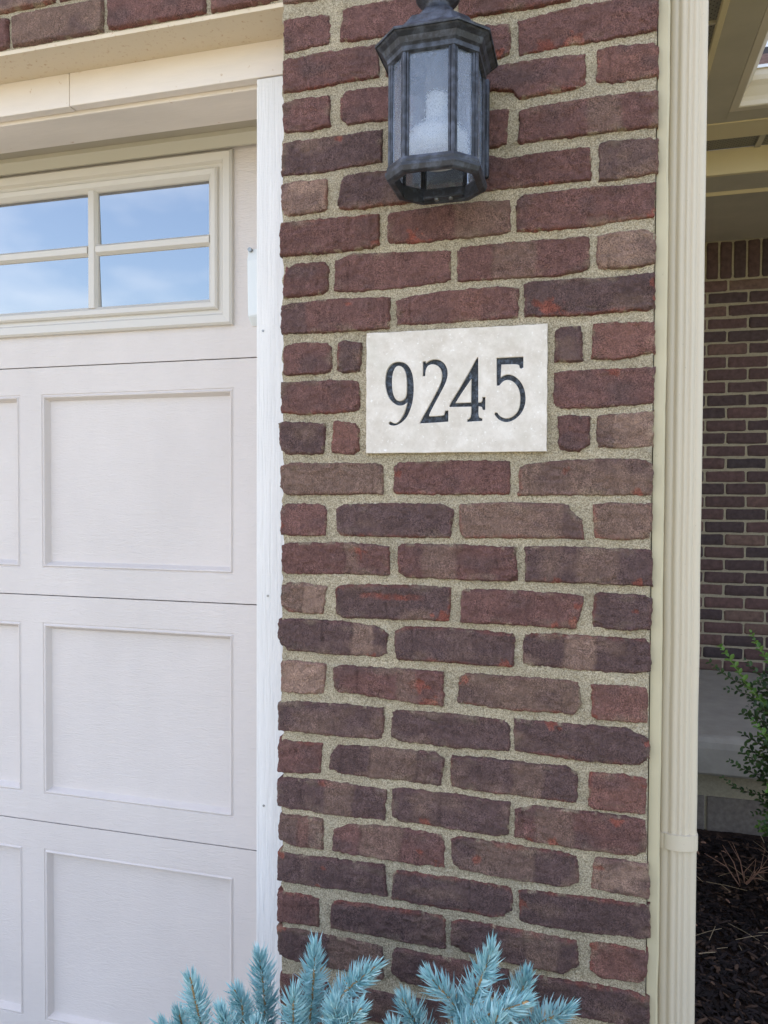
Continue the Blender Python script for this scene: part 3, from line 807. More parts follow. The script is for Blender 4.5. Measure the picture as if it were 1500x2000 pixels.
obj('steel_lintel', *prism([(0.002, 2.1335), (0.002, 2.126), (0.0845, 2.126), (0.0845, 2.1335)], 0, -5.5, 0.0042), M['lintel'], fr)
# caulk between the jamb and the ragged brick ends
zz = np.arange(0, 2.09, .006)
cv, cf = [], []
for i, z in enumerate(zz):
    w = 0.004 + 0.004 * float(vnoise(z / .02, 0.0, 91)) + 0.002 * float(vnoise(z / .006, 0.0, 92))
    cv += [(-0.008 - w, 0.0848, z), (-0.004 - w * .5, 0.078, z), (0.010, 0.070 - w, z), (0.012, 0.0848, z)]
    if i:
        k = 4 * i
        cf += [(k - 4 + a, k - 4 + a + 1, k + a + 1, k + a) for a in range(3)]
obj('caulk_bead', cv, cf, M['jamb'], fr, smooth=True)
nb_ = MB()
for (x, z) in ((-0.070, 1.605), (-0.06, 1.12), (-0.068, .73), (-0.066, .42), (-0.03, 2.08)):
    nb_.add(prism([(x + .0022 * math.cos(a), z + .0022 * math.sin(a)) for a in np.linspace(0, 2 * PI, 8, endpoint=False)], 1, 0.0838, 0.0855))
nb_.obj('nail_heads', M['screw'], fr)

# ================================================================== GARAGE DOOR
gd = thing('garage_door', (-2.6, 0.33, 0.0), 'pale sectional garage door with embossed panels and a top row of windows', 'garage door')
DX0, DX1, DY = -5.08, -0.05, 0.305
SEAMS = [0.0, 0.5305, 1.0675, 1.600, 2.10]

def rings(rects, ys_):
    """loft of nested rectangles: rects (x0,x1,z0,z1)"""
    v, f = [], []
    for (x0, x1, z0, z1), y in zip(rects, ys_):
        v += [(x0, y, z0), (x1, y, z0), (x1, y, z1), (x0, y, z1)]
    for k in range(len(rects) - 1):
        for i in range(4):
            j = (i + 1) % 4
            f.append((4 * k + i, 4 * k + j, 4 * k + 4 + j, 4 * k + 4 + i))
    return v, f

def inset(rc, d):
    return (rc[0] + d, rc[1] - d, rc[2] + d, rc[3] - d)

def panel_with_holes(x0, x1, z0, z1, holes, y, mat, name, parent):
    """front skin of a section: plate with rectangular openings, edges turned back"""
    mbx = MB()
    hs = sorted(holes)
    zl, zh = hs[0][2], hs[0][3]
    e = 0.004
    A = box(x0, x1, y, y + .035, zh, z1 - .0012); B = box(x0, x1, y, y + .035, z0 + .0012, zl)
    mbx.add(A); mbx.add(B)
    cur = x0
    for h in hs:
        mbx.box(cur, h[0], y, y + .035, zl, zh); cur = h[1]
    mbx.box(cur, x1, y, y + .035, zl, zh)
    v, f = mbx.v, mbx.f
    bm = bmesh.new()
    vs_ = [bm.verts.new(p) for p in v]
    for q in f: bm.faces.new([vs_[i] for i in q])
    bmesh.ops.remove_doubles(bm, verts=bm.verts, dist=1e-5)
    # drop the inner double walls between neighbouring blocks
    keys = {}
    for fc in bm.faces:
        k = tuple(np.round(fc.calc_center_median(), 4)); keys.setdefault(k, []).append(fc)
    kill = [fc for fs in keys.values() if len(fs) > 1 for fc in fs]
    bmesh.ops.delete(bm, geom=kill, context='FACES_ONLY')
    bmesh.ops.recalc_face_normals(bm, faces=bm.faces)
    me = bpy.data.meshes.new(name); bm.to_mesh(me); bm.free()
    me.materials.append(mat)
    c = np.array([(x0 + x1) / 2, y, (z0 + z1) / 2])
    me.transform(Matrix.Translation(-Vector(c)))
    return place(bpy.data.objects.new(name, me), c, parent)

PANELZ = [(0.060, 0.460), (0.602, 0.997), (1.137, 1.531)]
pan_cols = []
xr = -0.243
while xr - 0.48 > DX0 + .05:
    pan_cols.append((xr - 0.48, xr)); xr -= 0.5515
for k in range(3):
    z0, z1 = PANELZ[k]
    holes = [(a - .006, b + .006, z0 - .006, z1 + .006) for a, b in pan_cols]
    sec = panel_with_holes(DX0, DX1, SEAMS[k], SEAMS[k + 1], holes, DY, M['door'], 'door_section', gd)
    for h in holes:
        rc = h
        v, f = rings([rc, inset(rc, .0012), inset(rc, .0035), inset(rc, .006), inset(rc, .008), inset(rc, .0155), inset(rc, .0185)],
                     [DY, DY + .0016, DY + .0010, DY - .0016, DY - .0010, DY + .0128, DY + .0132])
        n = len(v)
        f.append((n - 4, n - 3, n - 2, n - 1))
        obj('panel', v, f, M['door'], sec)
wins = [(-0.936 - .78 * i, -0.236 - .78 * i) for i in range(6)]
WZ = (1.671, 2.046)
sec = panel_with_holes(DX0, DX1, SEAMS[3], SEAMS[4], [(a + .012, b - .012, WZ[0] + .012, WZ[1] - .012) for a, b in wins], DY, M['door'], 'door_section', gd)
for a, b in wins:
    rc = (a, b, WZ[0], WZ[1])
    prof = [(0, DY + .001), (.0015, DY - .009), (.006, DY - .013), (.022, DY - .011), (.027, DY - .004), (.0345, DY - .0035), (.036, DY - .010), (.040, DY - .0135), (.050, DY - .012), (.0585, DY - .003), (.0605, DY + .006)]
    v, f = rings([inset(rc, p[0]) for p in prof], [p[1] for p in prof])
    wf = obj('window', v, f, M['door_frame'], sec, smooth=False)
    xm0, xm1 = a + .335, a + .365
    gz0, gz1 = WZ[0] + .0605, WZ[1] - .0605
    # glazing bars with a moulded face
    bar = lambda c, h: [(c - h, DY + .006), (c - h + .002, DY - .002), (c - h + .008, DY - .010), (c + h - .008, DY - .010), (c + h - .002, DY - .002), (c + h, DY + .006)]
    v, f = prism(bar((xm0 + xm1) / 2, .015), 2, gz0 - .005, gz1 + .005); obj('glazing_bar', v, f, M['door_frame'], wf)
    bz = lambda c, h: [(q, p) for p, q in bar(c, h)]
    v, f = prism(bz(1.858, .0145), 0, a + .0555, xm0 + .004); obj('glazing_bar', v, f, M['door_frame'], wf)
    v, f = prism(bz(1.858, .0145), 0, xm1 - .004, b - .0555); obj('glazing_bar', v, f, M['door_frame'], wf)
    for (xa, xb) in ((a + .06, xm0 + .002), (xm1 - .002, b - .06)):
        for (za, zb) in ((gz0 - .001, 1.845), (1.871, gz1 + .001)):
            obj('pane', *prism([(DY + .0045, za), (DY + .0010, zb), (DY + .0040, zb), (DY + .0075, za)], 0, xa, xb), M['pane'], wf)
# pull plate at the edge of the door, screwed on at its top
ph = obj('pull_plate', *prism([(DY - .001, 1.665), (DY - .020, 1.685), (DY - .024, 1.80), (DY - .018, 1.826), (DY - .001, 1.826)], 0, -0.1955, -0.150), M['white_plastic'], gd, bevel=.003)
obj('screw', *prism([(-0.188 + .0045 * math.cos(a), 1.822 + .0045 * math.sin(a)) for a in np.linspace(0, 2 * PI, 12, endpoint=False)], 1, DY - .027, DY - .018), M['screw'], ph)

# ================================================================== HOUSE NUMBER
GLYPHS = {'9':[[(210.3,1521.5),(219.6,1519.5),(227.0,1512.1),(231.9,1501.3),(233.9,1486.0),(234.2,1471.8),(232.1,1455.4),(228.5,1443.7),(223.7,1433.1),(217.7,1426.2),(210.3,1421.1),(203.0,1418.6),(196.8,1419.2),(192.9,1421.2),(192.9,1424.1),(195.6,1425.5),(198.0,1424.2),(201.7,1422.2),(206.7,1422.8),(212.8,1428.7),(217.6,1436.8),(221.2,1446.2),(223.1,1455.6),(218.8,1452.2),(212.6,1450.7),(206.5,1451.8),(199.1,1456.3),(192.9,1463.6),(188.7,1473.2),(186.4,1485.2),(186.4,1494.7),(188.3,1506.5),(192.7,1514.7),(198.8,1519.6),(205.0,1521.5)],[(209.9,1515.6),(216.0,1512.6),(220.4,1504.1),(222.2,1493.4),(222.5,1479.3),(221.8,1467.5),(219.9,1462.3),(215.1,1458.7),(209.7,1457.9),(204.8,1460.4),(200.8,1466.9),(198.5,1476.5),(197.8,1487.2),(198.2,1499.0),(200.6,1508.4),(204.5,1514.2)]],'2':[[(248.7,1520.2),(253.5,1520.5),(253.7,1517.6),(259.5,1521.4),(266.6,1523.0),(273.8,1522.4),(280.9,1518.9),(286.4,1512.1),(289.3,1503.9),(288.9,1493.4),(284.7,1481.9),(277.7,1469.3),(268.3,1452.0),(259.3,1435.4),(260.0,1432.3),(280.3,1432.8),(283.8,1434.1),(285.5,1440.6),(290.7,1441.0),(290.6,1423.5),(264.8,1422.1),(243.7,1421.6),(246.8,1427.9),(256.3,1444.2),(268.2,1464.9),(276.4,1481.0),(279.9,1491.4),(279.9,1501.9),(277.0,1509.0),(271.5,1513.9),(264.3,1515.8),(257.8,1514.2),(254.7,1509.9),(253.1,1504.1),(252.7,1497.1),(248.8,1496.5)]],'4':[[(337.6,1523.7),(338.4,1452.5),(342.3,1452.4),(344.6,1454.6),(345.0,1460.6),(349.4,1460.5),(349.3,1440.7),(345.2,1440.8),(344.0,1445.4),(338.9,1446.5),(338.5,1432.9),(340.2,1428.9),(345.1,1427.0),(344.8,1423.5),(320.9,1422.6),(320.9,1425.6),(324.6,1427.4),(326.9,1432.0),(327.3,1446.3),(292.5,1446.7),(292.0,1449.5),(308.4,1475.3),(324.6,1502.5),(334.9,1521.7)],[(327.0,1489.7),(326.8,1452.8),(301.9,1452.5),(311.9,1468.3)]],'5':[[(366.4,1521.0),(407.7,1521.3),(408.0,1504.6),(404.2,1502.9),(402.0,1504.8),(401.2,1508.7),(396.7,1510.5),(374.0,1510.5),(373.1,1490.4),(377.6,1493.4),(384.4,1495.0),(392.3,1493.1),(400.3,1487.2),(407.1,1477.8),(411.0,1466.4),(412.0,1455.0),(410.3,1443.7),(405.2,1433.6),(397.4,1425.8),(388.4,1421.4),(380.4,1420.7),(372.4,1423.6),(366.7,1428.8),(363.7,1433.4),(365.0,1436.2),(368.5,1435.6),(371.2,1431.4),(377.0,1427.4),(384.9,1426.1),(392.9,1429.3),(399.6,1436.0),(402.9,1445.0),(403.9,1457.5),(402.2,1468.9),(398.1,1478.1),(391.3,1484.5),(383.3,1486.8),(376.5,1484.6),(370.9,1477.9),(367.0,1478.0)]]}
plq = thing('house_number_plaque', (0.2995, 0.0, 1.374), 'cream limestone plaque carved with the dark number 9245, set in the brick', 'plaque')
def curve_mesh(contours, y, depth, bev=.0009):
    cu = bpy.data.curves.new('tmp', 'CURVE'); cu.dimensions = '2D'; cu.fill_mode = 'BOTH'; cu.extrude = depth / 2; cu.bevel_depth = bev; cu.bevel_resolution = 1; cu.offset = -bev
    for c in contours:
        sp = cu.splines.new('POLY'); sp.points.add(len(c) - 1)
        for i, q in enumerate(c): sp.points[i].co = (q[0], q[1], 0, 1)
        sp.use_cyclic_u = True
    o = bpy.data.objects.new('tmp', cu); COL.objects.link(o)
    dg = bpy.context.evaluated_depsgraph_get()
    me = bpy.data.meshes.new_from_object(o.evaluated_get(dg))
    bpy.data.objects.remove(o); bpy.data.curves.remove(cu)
    # local (x, y, z) -> world (x, depth, z)
    co = np.empty(len(me.vertices) * 3); me.vertices.foreach_get('co', co); co = co.reshape(-1, 3)
    w = np.stack([co[:, 0], y - co[:, 2] + depth / 2, co[:, 1]], 1)
    fs = [tuple(p.vertices) for p in me.polygons]
    bpy.data.meshes.remove(me)
    return w, fs
def soften(c, turn=0.75):
    """round the gentle corners of an outline, keep the sharp ones"""
    out = []
    n = len(c)
    for i in range(n):
        a, b, d_ = np.array(c[i - 1]), np.array(c[i]), np.array(c[(i + 1) % n])
        u, w = b - a, d_ - b
        ang = abs(math.atan2(u[0] * w[1] - u[1] * w[0], float(u @ w)))
        if ang < turn:
            out += [tuple(a * .25 + b * .75), tuple(b * .75 + d_ * .25)]
        else:
            out.append(tuple(b))
    return out
x0, x1, z0, z1 = .1545, .4442, 1.3745, 1.5700
edge_pts = []
for (ax, az, bx, bz) in ((x0, z0, x1, z0), (x1, z0, x1, z1), (x1, z1, x0, z1), (x0, z1, x0, z0)):
    for i in range(24):
        t = i / 24
        n_ = float(vnoise(t * 30, ax * 50 + az * 31, 5)) * .0006
        edge_pts.append((ax + (bx - ax) * t + n_ * (bz != az), az + (bz - az) * t + n_ * (bx != ax)))
cont = []
for g_ in GLYPHS.values():
    cont += [soften(soften([(a / 1000, b / 1000) for a, b in c])) for c in g_]
w, fs = curve_mesh([edge_pts] + cont, -0.0075, 0.016)
obj('stone_slab', w, fs, M['stone'], plq)
for ch, g_ in GLYPHS.items():
    w, fs = curve_mesh([soften(soften([(a / 1000, b / 1000) for a, b in c])) for c in g_], -0.0034, 0.003, 0.0)
    tag(obj('carved_digit', w, fs, M['numpaint'], plq), 'carved dark digit ' + ch)

# ================================================================== WALL LANTERN
LX, LY = .2885, -.1000
lan = thing('wall_lantern', (LX, LY, 1.76), 'black metal eight-sided wall lantern with milky seeded glass above the house number', 'lantern')
def octo(hw, c, z):
    hw, c = hw * .945, c * .945
    return [(LX + a, LY + b, z) for a, b in ((-hw + c, -hw), (hw - c, -hw), (hw, -hw + c), (hw, hw - c), (hw - c, hw), (-hw + c, hw), (-hw, hw - c), (-hw, -hw + c))]
def loft(prof, closed=False):
    v, f = [], []
    for hw, z in prof: v += octo(hw, hw * .445, z)
    n = len(prof)
    for k in range(n if closed else n - 1):
        k2 = (k + 1) % n
        for i in range(8):
            j = (i + 1) % 8
            f.append((8 * k + i, 8 * k + j, 8 * k2 + j, 8 * k2 + i))
    if not closed:
        f += [tuple(range(7, -1, -1)), tuple(range(8 * n - 8, 8 * n))]
    return v, f
obj('bottom_ring', *loft([(.0670, 1.7575), (.0700, 1.7590), (.0725, 1.7650), (.0725, 1.7690), (.0700, 1.7705), (.0705, 1.7740), (.0690, 1.7785), (.0630, 1.7800), (.0610, 1.7775), (.0600, 1.7575)], True), M['black'], lan)
obj('top_collar', *loft([(.0660, 1.921), (.0700, 1.923), (.0705, 1.929), (.0740, 1.932), (.0770, 1.939), (.0830, 1.943), (.0845, 1.9445), (.0640, 1.9445), (.0630, 1.921)], True), M['black'], lan)
rf = obj('lantern_roof', *loft([(.0870, 1.9446), (.0875, 1.9465), (.0860, 1.9490), (.0760, 1.9530), (.0690, 1.9570), (.0600, 1.9660), (.0535, 1.9780), (.0510, 1.9810), (.0400, 1.9850), (.0310, 1.9920), (.0270, 2.0010), (.0255, 2.0040)]), M['black'], lan)
obj('finial', *lathe([(.0240, 2.0035), (.0195, 2.007), (.0180, 2.014), (.0190, 2.019), (.0285, 2.023), (.0325, 2.028), (.0320, 2.034), (.0260, 2.042), (.0180, 2.048), (.0100, 2.053), (.0085, 2.085)], 28, LX, LY), M['black'], lan, smooth=True)
cor = octo(.0655, .0655 * .445, 0)
for i in range(8):
    x, y, _ = cor[i]
    mbp = MB()
    mbp.add(lathe([(.0033, 1.7785), (.0033, 1.9225)], 8, x, y))
    p0, p1 = Vector(cor[i - 1]), Vector(cor[(i + 1) % 8])
    for q in (p0, p1):
        dvec = (q - Vector(cor[i])); dvec.z = 0; dvec.normalize()
        c = Vector(cor[i]) + dvec * .0048
        mbp.add(lathe([(.0021, 1.7785), (.0021, 1.9225)], 6, c.x, c.y))
    mbp.obj('corner_post', M['black'], lan)
    # pane between this post and the next
    a = Vector(cor[i]); b = Vector(cor[(i + 1) % 8])
    dv = (b - a).normalized(); nn = Vector((dv.y, -dv.x, 0))
    a2, b2 = a + dv * .006 - nn * .001, b - dv * .006 - nn * .001
    pv = []
    for q in (a2, b2):
        for off in (0, -.0022):
            for z in (1.7772, 1.9232):
                w_ = q + nn * off; pv.append((w_.x, w_.y, z))
    obj('pane', pv, BF, M['seeded'], lan)
bl = obj('bulb', *lathe([(.012, 1.793), (.034, 1.794), (.044, 1.799), (.0445, 1.815), (.043, 1.828), (.037, 1.837), (.027, 1.845), (.0195, 1.850), (.0165, 1.856), (.0160, 1.884), (.0140, 1.892)], 28, LX, LY), M['bulb'], lan, smooth=True)
obj('lamp_socket', *lathe([(.0165, 1.890), (.0175, 1.896), (.0175, 1.940)], 20, LX, LY), M['dark_interior'], lan)
boxo('mounting_block', (LX - .030, LX + .030, LY + .066, -.0125, 1.925, 1.943), M['black'], lan, bevel=.002)
boxo('back_plate', (LX - .058, LX + .064, -.0135, -.0035, 1.800, 1.952), M['black'], lan, bevel=.003)
boxo('arm_plate', (LX - .035, LX + .035, -.0135, -.0035, 2.10, 2.20), M['black'], lan, bevel=.003)
obj('hanging_arm', *tube([(LX, -.008, 2.13), (LX, -.03, 2.135), (LX, -.06, 2.128), (LX, -.085, 2.108), (LX, LY, 2.075)], .0075, 10), M['black'], lan, smooth=True)
boxo('bottom_bracket', (LX - .030, LX + .030, LY + .0445, LY + .0575, 1.7600, 1.7630), M['black'], lan)
for dx in (-.010, .012):
    obj('screw', *lathe([(.0035, 1.7570), (.0035, 1.7605)], 10, LX + dx, LY + .049), M['screw'], lan)
# ================================================================== CORNER TRIM AND DOWNSPOUT
ct = thing('corner_trim', (.609, .05, 0), 'narrow beige trim board closing the edge of the brick pier', 'trim board')
zz = np.linspace(-.05, 2.7, 160)
cv, cf = [], []
for i, z in enumerate(zz):
    wv = .0007 * float(vnoise(z / .09, 0.0, 33)) + .0003 * float(vnoise(z / .02, 0.0, 34))
    x1_ = .6175 + wv
    cv += [(.6005, .008, z), (.6145 + wv, .0065 + wv, z), (x1_, .0085, z), (x1_, .125, z), (.6005, .125, z)]
    if i:
        k = 5 * i
        cf += [(k - 5 + a, k - 5 + (a + 1) % 5, k + (a + 1) % 5, k + a) for a in range(5)]
obj('board', cv, cf, M['corner'], ct)

def spout_profile(g=0.0):
    x0, x1, y0, y1, rr = .6200 - g, .6752 + g, .0460 - g, .1220 + g, .0075
    pts = []
    def arc(cx, cy, a0, a1):
        for t in np.linspace(a0, a1, 5): pts.append((cx + rr * math.cos(t), cy + rr * math.sin(t)))
    arc(x0 + rr, y0 + rr, PI, 1.5 * PI)
    if True:
        for t in np.linspace(0, 1, 33)[1:-1]:
            d_ = -.0009 * (g > 0)
            for c in (.12, .42, .62, .88):
                d_ += (g == 0) * .0032 * math.exp(-((t - c) / .065) ** 2)
            pts.append((x0 + rr + t * (x1 - x0 - 2 * rr), y0 + d_ - .0055 * (1 - (2 * t - 1) ** 2)))
    arc(x1 - rr, y0 + rr, 1.5 * PI, 2 * PI)
    if g == 0:
        for t in np.linspace(0, 1, 33)[1:-1]:
            d_ = sum(.0021 * math.exp(-((t - c) / .045) ** 2) for c in (.2, .4, .6, .8))
            pts.append((x1 - d_, y0 + rr + t * (y1 - y0 - 2 * rr)))
    arc(x1 - rr, y1 - rr, 0, .5 * PI)
    arc(x0 + rr, y1 - rr, .5 * PI, PI)
    return pts
ds = thing('downspout', (.6457, .056, 0), 'ribbed beige metal downspout with a flat strap, beside the brick pier', 'downspout')
def spout(z0, z1, name, wob):
    pr = spout_profile(); n = len(pr)
    v, f = [], []
    zs_ = np.linspace(z0, z1, 60)
    for i, z in enumerate(zs_):
        ox, oy = .0005 * float(vnoise(z / .12, 0, wob)), .0004 * float(vnoise(z / .1, 0, wob + 1))
        v += [(x + ox, y + oy, z) for x, y in pr]
        if i:
            k = n * i
            f += [(k - n + a, k - n + (a + 1) % n, k + (a + 1) % n, k + a) for a in range(n)]
    obj(name, v, f, M['almond'], ds, smooth=True)
spout(.770, 2.713, 'upper_pipe', 44)
spout(-.03, .774, 'lower_pipe', 47)
obj('strap', *prism([(a, b) for a, b in spout_profile(.0016)], 2, .757, .781), M['almond'], ds, smooth=False)

# ================================================================== GARAGE SIDE WALL AND ROOFS (beyond the pier)
house = thing('house', (1.0, 6.0, 0), 'white-sided house with brown shingled roofs rising behind the porch gutter', 'house')
def part(name, loc):
    o = bpy.data.objects.new(name, None); o.empty_display_size = .1
    return place(o, loc, house)
sw = part('garage_side_wall', (.60, 1.7, 0))
boxo('sheathing', (.50, .600, .126, 3.19, -.05, 2.72), M['taupe'], sw)
for i in range(27):
    z0 = -.02 + i * .1
    obj('siding_board', *prism([(.601, z0), (.612, z0), (.6035, z0 + .1035), (.601, z0 + .1035)], 1, .127, 3.19), M['almond'], sw)

# porch back wall of brick
pw = thing('porch_wall', (1.6, 3.25, .36), 'dark shaded brick wall at the back of the porch with an upright top course', 'brick wall')
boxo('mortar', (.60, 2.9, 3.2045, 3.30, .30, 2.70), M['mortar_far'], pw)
def small_brick(seed, w=.194, h=.0575, d=.05):
    r = np.random.default_rng(seed)
    nu, nv = 8, 4
    S = np.array([0, .03, .10, .33, .66, .90, .97, 1.0]); T = np.array([0, .12, .88, 1.0])
    v, f = [], []
    for i, s in enumerate(S):
        for j, t in enumerate(T):
            e = (s in (0, 1)) + (t in (0, 1)) * 1.0
            x = (s - .5) * w + r.uniform(-.0018, .0018); z = (t - .5) * h + r.uniform(-.0016, .0016)
            if e == 2: x *= .975; z *= .88
            v.append((x, .0045 * min(e, 1) + r.uniform(-.0012, .0012), z))
    for i in range(nu - 1):
        for j in range(nv - 1):
            f.append((i * nv + j, (i + 1) * nv + j, (i + 1) * nv + j + 1, i * nv + j + 1))
    lp = [i * nv for i in range(nu)] + [(nu - 1) * nv + j for j in range(1, nv)] + [i * nv + nv - 1 for i in range(nu - 2, -1, -1)] + [j for j in range(nv - 2, 0, -1)]
    nb = len(v); v += [(v[q][0], d, v[q][2]) for q in lp]; n = len(lp)
    f += [(lp[(q + 1) % n], lp[q], nb + q, nb + (q + 1) % n) for q in range(n)]
    return mesh_from('porch_brick', v, f, M['brick_far'], smooth=True)
PB = [small_brick(900 + i) for i in range(8)]
HB = [small_brick(950 + i, .092) for i in range(3)]
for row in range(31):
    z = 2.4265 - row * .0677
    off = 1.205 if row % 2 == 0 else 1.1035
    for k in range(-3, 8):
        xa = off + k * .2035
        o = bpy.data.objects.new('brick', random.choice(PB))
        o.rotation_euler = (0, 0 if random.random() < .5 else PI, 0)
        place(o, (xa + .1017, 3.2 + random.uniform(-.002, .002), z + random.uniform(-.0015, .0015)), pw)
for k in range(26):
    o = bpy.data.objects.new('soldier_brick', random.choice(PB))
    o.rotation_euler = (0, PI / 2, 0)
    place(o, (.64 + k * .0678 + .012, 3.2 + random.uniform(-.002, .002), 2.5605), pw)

# porch stoop
sp = thing('porch_stoop', (1.75, 2.6, -.08), 'grey concrete porch slab on dark block foundation', 'porch')
obj('slab', *prism([(1.985, .212), (1.978, .222), (1.978, .318), (1.984, .342), (2.000, .357), (2.02, .3625), (3.20, .366), (3.20, .212)], 0, .625, 3.3), M['concrete'], sp, bevel=.002)
boxo('foundation_fill', (.64, 3.26, 2.075, 3.19, -.08, .2115), M['block'], sp)
for row in range(2):
    z0 = -.088 + row * .2 + .004
    xx = .568 if row == 0 else .768
    while xx < 3.2:
        a = max(xx, .622)
        boxo('block', (a + .005, xx + .395, 2.045 + (.012 if row else 0), 2.078, z0, min(z0 + .19, .2112)), M['block'], sp, bevel=.004)
        xx += .4
boxo('joint_mortar', (.63, 3.25, 2.053, 2.0745, -.085, .2105), M['mortar_far'], sp)

# porch beam and ceiling
pbm = thing('porch_beam', (1.9, 2.3, 2.62), 'beige boxed beam and ceiling panel over the porch', 'beam')
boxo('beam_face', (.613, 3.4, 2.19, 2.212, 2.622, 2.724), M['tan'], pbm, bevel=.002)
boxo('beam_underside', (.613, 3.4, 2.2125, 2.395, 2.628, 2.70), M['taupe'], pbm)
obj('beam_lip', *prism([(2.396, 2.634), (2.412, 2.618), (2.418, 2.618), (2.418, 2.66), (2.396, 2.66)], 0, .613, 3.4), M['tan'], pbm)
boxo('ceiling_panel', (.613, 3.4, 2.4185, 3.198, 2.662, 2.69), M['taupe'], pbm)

# eaves: soffit along the garage side, turning across the front of the porch
ev = thing('eave', (.99, 1.6, 2.70), 'beige eave with perforated soffit turning the corner above the porch', 'eave')
for i in range(9):
    y0 = -.28 + i * .26
    boxo('soffit_panel', (.6185, .858, y0 + .002, y0 + .258, 2.724, 2.730), M['vent'], ev)
    boxo('soffit_rib', (.6185, .858, y0 - .009, y0 + .0018, 2.716, 2.729), M['taupe'], ev)
for i in range(10):
    x0 = .878 + i * .26
    boxo('soffit_panel', (x0 + .002, x0 + .258, 2.062, 2.189, 2.724, 2.730), M['vent'], ev)
    boxo('soffit_rib', (x0 + .2585, x0 + .2795, 2.062, 2.189, 2.716, 2.729), M['taupe'], ev)
boxo('soffit_edge_strip', (.8585, .8775, -.3, 2.06, 2.706, 2.728), M['tan'], ev, bevel=.002)
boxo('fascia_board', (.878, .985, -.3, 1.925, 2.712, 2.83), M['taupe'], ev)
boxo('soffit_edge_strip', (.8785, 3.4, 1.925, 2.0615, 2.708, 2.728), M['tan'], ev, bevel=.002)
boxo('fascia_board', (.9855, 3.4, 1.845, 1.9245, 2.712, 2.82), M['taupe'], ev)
def gutter_prof(s=1):
    return [(0, 2.7115), (.026, 2.7115), (.030, 2.7150), (.032, 2.7300), (.036, 2.7420), (.052, 2.7700), (.064, 2.7850), (.068, 2.8000), (.068, 2.8180), (.073, 2.8220), (.073, 2.8300), (.066, 2.8300), (.064, 2.826), (.004, 2.826), (0, 2.826)]
g1 = thing('side_gutter', (1.01, .8, 2.71), 'beige rain gutter running along the garage eave above the downspout', 'gutter')
pr = [(.9862 + a, z) for a, z in gutter_prof()]
n = len(pr); v = [(x, -.3, z) for x, z in pr] + [(x, 1.8445 - (x - .9862), z) for x, z in pr]
f = [(i, (i + 1) % n, n + (i + 1) % n, n + i) for i in range(n)] + [tuple(range(n - 1, -1, -1)), tuple(range(n, 2 * n))]
obj('trough', v, f, M['almond'], g1)
g2 = thing('porch_gutter', (2.2, 1.81, 2.71), 'beige rain gutter with white lip across the porch roof edge', 'gutter')
pr = [(1.8445 - a, z) for a, z in gutter_prof()]
v = [(.987 + (1.8445 - y), y, z) for y, z in pr] + [(3.4, y, z) for y, z in pr]
obj('trough', v, f, M['almond'], g2)
boxo('lip', (1.062, 3.4, 1.7690, 1.7710, 2.8205, 2.8312), M['siding'], g2)

# porch roof: stepped shingle courses
prf = part('porch_roof', (2.1, 2.5, 2.83))
SL = .555
for i in range(13):
    y0 = 1.80 + i * .108
    z0 = 2.832 + (y0 - 1.80) * SL
    y1 = min(y0 + .125, 3.19); z1 = z0 + (y1 - y0) * SL
    obj('shingle_course', *prism([(y0, z0), (y0, z0 + .011), (y1, z1 + .004), (y1, z1 - .004)], 0, 1.00, 3.5), M['shingle'], prf)
boxo('flashing', (1.0, 3.5, 3.165, 3.1985, 3.592, 3.632), M['flash'], prf)
upw = part('upper_wall', (2.2, 3.3, 3.4))
boxo('sheathing', (-5.5, 8.0, 3.216, 3.36, 2.72, 6.2), M['siding'], upw)
for i in range(24):
    z0 = 3.60 + i * .1
    obj('siding_board', *prism([(3.2155, z0), (3.2005, z0), (3.2125, z0 + .1015), (3.2155, z0 + .1015)], 0, .62, 8.0), M['siding'], upw)

# garage roof with its front gable, and the main roof behind (they keep the sun off this side)
gr = part('garage_roof', (-2.3, 1.5, 2.8))
for s in (-1, 1):
    xe = -2.3 + s * 3.30
    p0, p1 = (xe, 2.845), (-2.3, 2.845 + 3.3 * .62)
    obj('roof_slope', *prism([p0, p1, (p1[0], p1[1] + .05), (p0[0], p0[1] + .05)], 1, -.32, 4.2), M['shingle'], gr)
gw = obj('gable_wall', *prism([(-5.55, 2.785), (.60, 2.785), (.60, 2.84), (-2.3, 4.82), (-5.55, 2.84)], 1, .002, .10), M['siding'], house)
hb = part('main_roof', (1.2, 7, 6.2))
obj('roof_slope', *prism([(2.7, 6.15), (7.5, 8.8), (12.5, 6.15)], 0, -6.0, 8.5), M['shingle'], hb)
boxo('main_wall', (-5.8, 8.2, 3.37, 12, -.05, 6.14), M['siding'], house)
boxo('added_shade_wall', (3.42, 3.6, 1.2, 3.19, -.05, 2.70), M['siding'], house)  # unseen wall, added to keep light out of the porch

